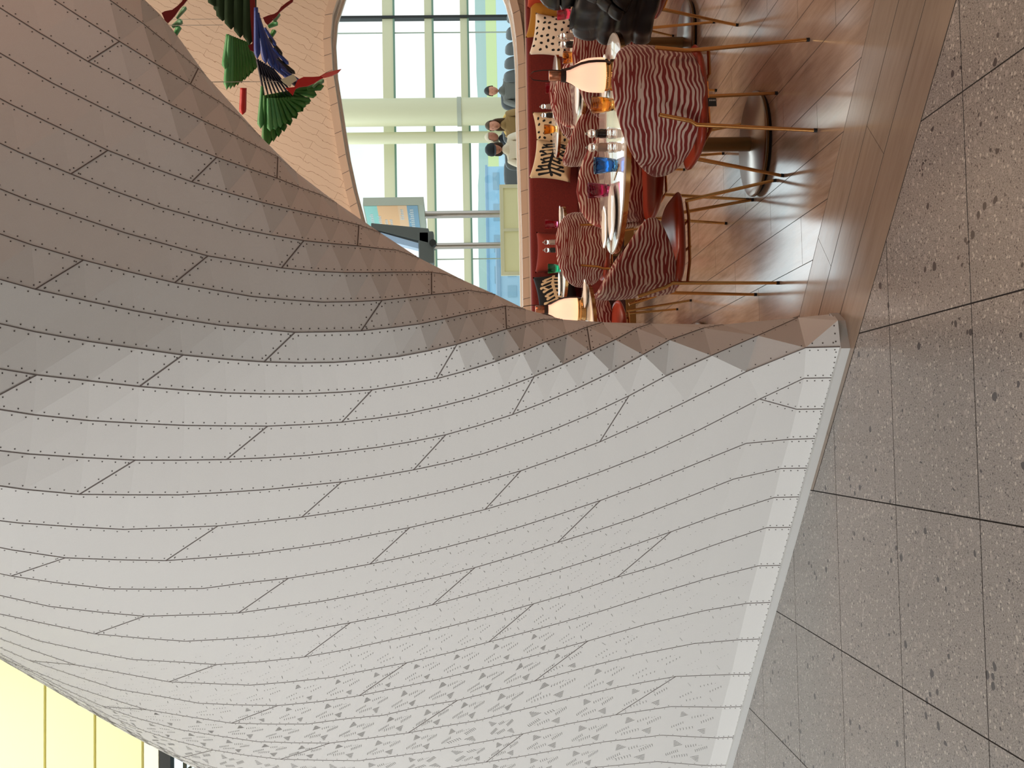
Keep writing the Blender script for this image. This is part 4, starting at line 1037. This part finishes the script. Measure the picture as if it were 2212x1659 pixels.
# ------------------------------------------------------------------ hanging paper parrots
def gradmat(name, axis_cols, rough=.45): return mat(name, axis_cols, rough)
PM = {'dg': mat('dark_green_card', sr(10, 40, 10), .95), 'g': mat('green_card', sr(44, 108, 40), .5), 'g2': mat('jade_card', sr(70, 140, 84), .5), 'g3': mat('pale_green_card', sr(96, 140, 104), .5),
      'b': mat('blue_card', sr(34, 62, 140), .45), 'db': mat('navy_card', sr(10, 14, 40), .5), 'r': mat('red_card', sr(176, 24, 20), .45), 'dr': mat('dark_red_card', sr(110, 8, 10), .5), 'pk': mat('pink_card', sr(214, 96, 92), .5), 'k': mat('black_card', sr(12, 12, 12), .5), 'w': mat('cream_card', sr(200, 205, 180), .5)}
def D6(x, y, D0, gx=0.0, gy=0.0, x0=550, y0=120): return P(x, y, D0+gx*(x-x0)+gy*(y-y0))
class Bird:
    def __init__(s, cx, cy, D, label, gx=0.0012, gy=.0008):
        s.D, s.gx, s.gy = D, gx, gy; s.o = P(cx, cy, D); s.e = empty('paper_parrot', s.o, 0, label, 'sculpture', 'paper parrots hanging under the vault')
    def pt(s, x, y, dz=0.0): return D6(x, y, s.D+dz, s.gx, s.gy)-s.o
    def plate(s, name, pts, m, dz=0.0, th=.008):
        a = [s.pt(x, y, dz) for x, y in pts]; n = (F_)*th
        o = MB().prism(a, n).obj(name, PM[m], s.e); return fixn(o)
    def feather(s, name, x0, y0, x1, y1, w0, w1, m, dz=0.0, curl=.03, tip=1.0):
        n = 9; V = []; dx, dy = x1-x0, y1-y0; L = math.hypot(dx, dy); px_, py_ = -dy/L, dx/L
        for i in range(n+1):
            t = i/n; w_ = (w0+(w1-w0)*t)*(1 if t < .8 else math.sqrt(max(0, 1-((t-.8)/.2)**2))**tip*.98+.02); c = curl*math.sin(PI*t)
            for q in (-1, -.4, .4, 1): V.append(s.pt(x0+dx*t+px_*w_*q, y0+dy*t+py_*w_*q, dz+c+.018*(1-q*q)*-1))
        f = [(i*4+k, i*4+k+1, i*4+4+k+1, i*4+4+k) for i in range(n) for k in range(3)]
        o = mesh_obj(name, V, f, PM[m], s.e, True); md = o.modifiers.new('card', 'SOLIDIFY'); md.thickness = .003; return o
# 1: parrot half hidden behind the leg
b1 = Bird(380, 40, 7.2, 'red and green paper parrot half hidden behind the arch, topmost')
b1.plate('body', [(349,28),(356,24),(372,21),(384,12),(392,4),(398,-6),(410,-26),(414,-22),(404,0),(396,10),(389,17),(384,24),(378,33),(370,42),(362,50),(356,44)], 'dr')
b1.feather('feather', 382,40, 402,14, 3,6, 'g3', .03); b1.feather('feather', 372,58, 394,44, 4,8, 'g3', .05); b1.feather('feather', 378,76, 388,56, 5,7, 'g2', .06)
# 2: dark green wing seen from below, red body
b2 = Bird(510, 40, 6.6, 'paper parrot with a dark green scalloped wing and long red body at the top')
for r_, (xa, dzz) in enumerate(((452, .10), (470, .07), (488, .04), (508, .02), (528, 0))):
    ye = (14, 46, 64, 82, 97)[r_]
    for k in range(3): b2.feather('feather', xa+12, -60+k*4, xa+4-k*7+7, ye-k*16, 14, 15, 'dg', dzz+.03*k, .02, .7)
b2.plate('body', [(538,-60),(548,-60),(552,30),(558,110),(552,113),(540,108),(536,98),(545,94),(541,40)], 'dr', -.05)
# 3: big parrot with blue wing and green fans
b3 = Bird(600, 180, 6.3, 'large paper parrot with long blue wing, green fan tail and red head')
for k in range(8):
    t = k/7; b3.feather('wing_feather', 553+3*k, 16+12*k, 556+90*t**.8, 128+62*t**.9, 4.5, 8, 'b' if k < 6 else 'db', .01*k, .03)
for k in range(5): b3.feather('wing_feather', 572+9*k, 60+22*k, 596+14*k, 100+20*k, 2.5, 5, 'k' if k % 2 else 'b', -.02, .02)
for k in range(8): b3.feather('quill', 556+4.5*k, 128+3*k, 572+9*k, 214-1.2*k, 3.6, 1.6, 'db', .05, .0)
b3.feather('tail_feather', 566,186, 563,278, 3,9, 'g2', .02)
for k in range(11):
    t = k/10; b3.feather('tail_feather', 572+6.2*k, 206-1.2*k, 574+126*t**1.25, 318-132*t**1.5, 4, 9.5, 'g', .01*k, .05, .6)
for k in range(9):
    t = k/8; b3.feather('tail_feather', 580+6*k, 212, 584+88*t, 284-66*t**1.5, 4, 8, 'g2' if k < 3 else 'g', -.02+.01*k, .04, .6)
b3.plate('body', [(616,190),(636,188),(643,172),(656,166),(676,166),(690,165),(702,158),(715,154),(737,149),(730,157),(716,164),(700,167),(690,172),(678,180),(664,186),(646,188),(638,192),(632,206),(626,200)], 'r', -.08)
b3.plate('beak', [(694,164),(706,157),(722,153),(737,149),(728,158),(712,165),(700,168)], 'pk', -.10)
b3.plate('neck', [(606,172),(634,160),(642,172),(630,180),(626,188),(612,178)], 'w', -.07)
b3.feather('crest', 676,188, 700,172, 3,6, 'g3', .05)
b3.feather('crest', 664,192, 696,188, 4,8, 'g', .05)
# 4: green fan and red tail behind
b4 = Bird(520, 150, 7.0, 'middle paper parrot showing only a green fan and one red tail feather')
b4.feather('wing_feather', 492,74, 486,150, 4,9, 'g2', .02)
for k in range(9): 
    t = k/8; b4.feather('wing_feather', 496+5*k, 76+2*k, 490+62*t, 194-44*t**1.6, 4, 9, 'g' if k > 1 else 'g2', .012*k, .05, .6)
b4.feather('tail', 526,190, 524,248, 7,8, 'r', .08, .02)
# 5: small one behind the blue wing
b5 = Bird(600, 40, 7.6, 'small red-bodied paper parrot peeking from behind the blue wing')
b5.plate('body', [(568,38),(580,33),(592,30),(600,25),(607,15),(618,6),(634,-4),(632,4),(616,16),(604,26),(597,36),(588,44),(578,54),(572,48)], 'dr')
b5.feather('feather', 592,46, 604,28, 4,5, 'g3', .04); b5.feather('feather', 580,58, 600,48, 4,7, 'g2', .05); b5.feather('feather', 584,82, 594,64, 4,6, 'g', .06)
# cables from the ceiling to each sculpture
for bb, (x, y) in ((b1, (398,55)), (b2, (482,54)), (b3, (600,176)), (b4, (540,176)), (b5, (590,40))):
    p_ = bb.pt(x, y); mb = MB().tube([p_, Vector((p_.x, p_.y, ZC-bb.o.z))], .0018, 6); mb.obj('cable', M['steel'], bb.e)

# ------------------------------------------------------------------ waiting people and bench seats in the terminal
M['skin'] = mat('skin', sr(205, 140, 110), .6); M['skin2'] = mat('skin_tan', sr(170, 108, 80), .6)
def person(x, y, rz, label, jacket, trousers, hair, skin, hairlen=0.0, lean=0.0, arm=0.0, cap=None, scarf=None):
    e = empty('person', (x, y, 0), rz, label, 'person')
    # body: one skinned figure, seated
    J = [(0, 0, .50), (0, -.02, .66), (0, -.03-lean*.3, .86), (0, -.02-lean*.1, .98), (0, .02, 1.06),            # 0-4 pelvis..neck
         (-.17, -.03, .94), (-.24, .08, .74), (-.14, .30, .68+arm),                                # 5-7 left arm
         (.17, -.03, .94), (.24, .08, .74), (.14, .30, .68+arm),                                   # 8-10 right arm
         (-.10, .02, .50), (-.13, .44, .50), (-.13, .46, .09), (-.13, .58, .05),                    # 11-14 left leg
         (.10, .02, .50), (.13, .44, .50), (.13, .46, .09), (.13, .58, .05)]
    E = [(0,1),(1,2),(2,3),(3,4),(2,5),(5,6),(6,7),(2,8),(8,9),(9,10),(0,11),(11,12),(12,13),(13,14),(0,15),(15,16),(16,17),(17,18)]
    Rr = [.155,.145,.165,.09,.052,.07,.052,.035,.07,.052,.035,.10,.075,.055,.045,.10,.075,.055,.045]
    me = bpy.data.meshes.new('body'); me.from_pydata(J, E, []); o = bpy.data.objects.new('body', me); COL.objects.link(o); o.parent = e
    md = o.modifiers.new('skin', 'SKIN'); 
    for v_, r_ in zip(me.skin_vertices[0].data, Rr): v_.radius = (r_, r_*.85)
    me.skin_vertices[0].data[0].use_root = True
    sb_ = o.modifiers.new('sub', 'SUBSURF'); sb_.levels = 2; sb_.render_levels = 2
    m = mat('clothes', jacket, .85); g = G(m); sp = g.n('SeparateXYZ'); g.l(g.coord('Object'), sp.inputs[0])
    g.color(g.mix(g.math('LESS_THAN', sp.outputs['Z'], .60), jacket, trousers)); me.materials.append(m)
    # head with face
    hd = MB()
    def hf(a, b):
        th_, ph = a, b; r = Vector((.074*math.sin(th_)*math.cos(ph), .092*math.sin(th_)*math.sin(ph), .115*math.cos(th_)))
        if r.z < 0: r.x *= 1+.9*r.z*1.6; 
        fy = max(0, r.y)
        if fy > .05: 
            r.y += .018*math.exp(-((r.x/.012)**2+((r.z+.012)/.018)**2))      # nose
            r.y -= .006*(math.exp(-(((abs(r.x)-.03)/.014)**2+((r.z-.012)/.012)**2)))  # eye sockets
            r.y += .005*math.exp(-((r.x/.022)**2+((r.z+.052)/.010)**2))
        return r
    n1_, n2_ = 26, 36; V = [hf(PI*i/n1_, 2*PI*k/n2_) for i in range(n1_+1) for k in range(n2_)]
    Fs = [(i*n2_+k, (i+1)*n2_+k, (i+1)*n2_+(k+1) % n2_, i*n2_+(k+1) % n2_) for i in range(n1_) for k in range(n2_)]
    hc = Vector((0, .05-lean*.2, 1.175)); rt = Matrix.Rotation(-.35*lean*3, 3, 'X')
    h = mesh_obj('head', [rt @ v_ + hc for v_ in V], Fs, M[skin], e, True)
    ft = MB()
    for s in (-1, 1):
        ft.lathe([(.001, -.004), (.007, 0), (.001, .004)], 8, (s*.028, .084, .012)); ft.lathe([(.004, -.02), (.012, -.01), (.012, .012), (.004, .02)], 8, (s*.074, 0, -.005))
    ft.box((-.018, .086, -.056), (.018, .092, -.050)); ft.v = [rt @ v_ + hc for v_ in ft.v]; ft.obj('features', mat('face_features', sr(120, 70, 58), .6), h)
    hr = MB()
    V = []
    for i in range(15):
        for k in range(n2_):
            th_ = PI*.56*i/14; ph = 2*PI*k/n2_; lim = 1.0
            r = Vector((.084*math.sin(th_)*math.cos(ph), .101*math.sin(th_)*math.sin(ph), .126*math.cos(th_)))
            if r.y > .03 and r.z < .06: r.y = .03+ (r.y-.03)*.1; r.z = max(r.z, .055)
            V.append(r+Vector((0, -.006, .002)))
    hr.add(V, [(i*n2_+k, (i+1)*n2_+k, (i+1)*n2_+(k+1) % n2_, i*n2_+(k+1) % n2_) for i in range(14) for k in range(n2_)])
    if hairlen:
        hr.pillow(lambda a, b: Vector((.10*a, -.085+.05*a*a, -.02-hairlen/2+b*(hairlen/2+.05))), .03, 6, 24, .7, 4)
    hr.v = [rt @ v_ + hc for v_ in hr.v]; hr.obj('hair', mat('hair', hair, .7), h, True)
    if cap:
        cp_ = MB().lathe([(.098, .02), (.10, .05), (.086, .10), (.045, .135), (.002, .14)], 28); cp_.pillow(lambda a, b: Vector((.075*a, .13+.05*b, .035)), .004, 4, 20, .8, 4)
        cp_.v = [rt @ v_ + hc for v_ in cp_.v]; cp_.obj('cap', mat('cap', cap, .8), e, True)
    if scarf:
        MB().pillow(lambda a, b: Vector((.21*a, -.02-.10*math.cos(a*1.6)+.02*b, .93+.10*b-.05*a*a)), .055, 7, 30, .8, 4).obj('fur_collar', mat('fur', scarf, .95), e, True)
    # hands with fingers
    for s in (-1, 1):
        hb = MB().pillow(lambda a, b: Vector((s*.14+.036*a, .345+.045*b, .68+arm)), .014, 5, 20, .7, 4)
        for k in range(4): 
            xx = s*.14-.027+.018*k; l_ = (.06, .07, .066, .052)[k]; hb.tube([(xx, .375, .68+arm), (xx, .375+l_*.6, .676+arm), (xx, .375+l_, .66+arm)], [.009, .008, .006], 7)
        hb.tube([(s*.14-s*.03, .325, .68+arm), (s*.14-s*.062, .355, .676+arm), (s*.14-s*.066, .38, .668+arm)], [.010, .009, .007], 7); hb.obj('hand', M[skin], e, True)
    return e
def at18(x, y, Y): q = ony(x, y, Y); return q.x
person(at18(1100, 196, 17.0), 17.0, math.radians(-170-30), 'man in a grey jacket with short dark hair, sitting behind the ledge', sr(112, 112, 104), sr(70, 74, 84), sr(40, 36, 32), 'skin', 0, .25)
person(at18(1095, 270, 16.2), 16.2, math.radians(150), 'woman with long brown hair in a tan fur coat, sitting behind the ledge', sr(150, 118, 70), sr(60, 56, 52), sr(84, 62, 38), 'skin', .26, .1, 0, None, sr(214, 176, 96))
person(at18(1082, 298, 17.8), 17.8, math.radians(200), 'person with pale hair in a black jacket, sitting between two others', sr(24, 28, 32), sr(40, 42, 46), sr(200, 186, 158), 'skin2', .06, .1)
person(at18(1090, 323, 15.2), 15.2, math.radians(160), 'person in a cream top and dark cap, sitting leftmost of the group', sr(222, 206, 180), sr(70, 84, 100), sr(60, 46, 34), 'skin2', .1, .3, .1, sr(30, 34, 36))
M['seatgrey'] = mat('bench_seat_grey', sr(92, 96, 96), .55)
def bench(x, y, label, rz=0.0):
    e = empty('bench_seat', (x, y, 0), rz, label, 'seat', 'grey airport bench seats')
    o = MB().pillow(lambda a, b: Vector((.25*a, .24*b, .43)), .03, 5, 24, .5, 6).obj('seat', M['seatgrey'], e, True)
    MB().pillow(lambda a, b: Vector((.25*a, -.25-.05*b, .74+.28*b)), .028, 5, 24, .5, 6).obj('backrest', M['seatgrey'], e, True)
    MB().box((-.28, -.06, .33), (.28, .0, .38)).obj('rail', M['dgrey'], e)
    for s in (-1, 1): MB().box((s*.2-.02, -.2, 0), (s*.2+.02, .2, .03)).obj('foot', M['steel'], e); MB().tube([(s*.2, -.03, .02), (s*.2, -.03, .34)], .02, 8).obj('leg', M['steel'], e)
    return e
b0 = None
lbs = ['first grey bench seat from the right edge of the opening', 'second grey bench seat from the right edge of the opening', 'third grey bench seat from the right edge of the opening', 'fourth grey bench seat from the right edge of the opening', 'fifth grey bench seat, last before the gap to the man in grey']
for k in range(5):
    x, y = 5.60, 13.0+.56*k
    if b0 is None: b0 = bench(x, y, lbs[0], math.radians(-90))
    else:
        o = copy_tree(b0); o.location = (x, y, 0); o['label'] = lbs[k]
for k, (x_, y_, Y_, lb) in enumerate(((1112, 196, 16.9, 'grey bench seat under the man in the grey jacket'), (1112, 270, 16.1, 'grey bench seat under the woman in fur'), (1112, 298, 17.7, 'grey bench seat under the pale-haired person'), (1112, 323, 15.1, 'grey bench seat under the person with a cap'), (1112, 366, 15.9, 'empty grey bench seat before the glass partition'))):
    o = copy_tree(b0); o.location = (at18(x_, y_, Y_), Y_, 0); o['label'] = lb; o.rotation_euler = (0, 0, PI)
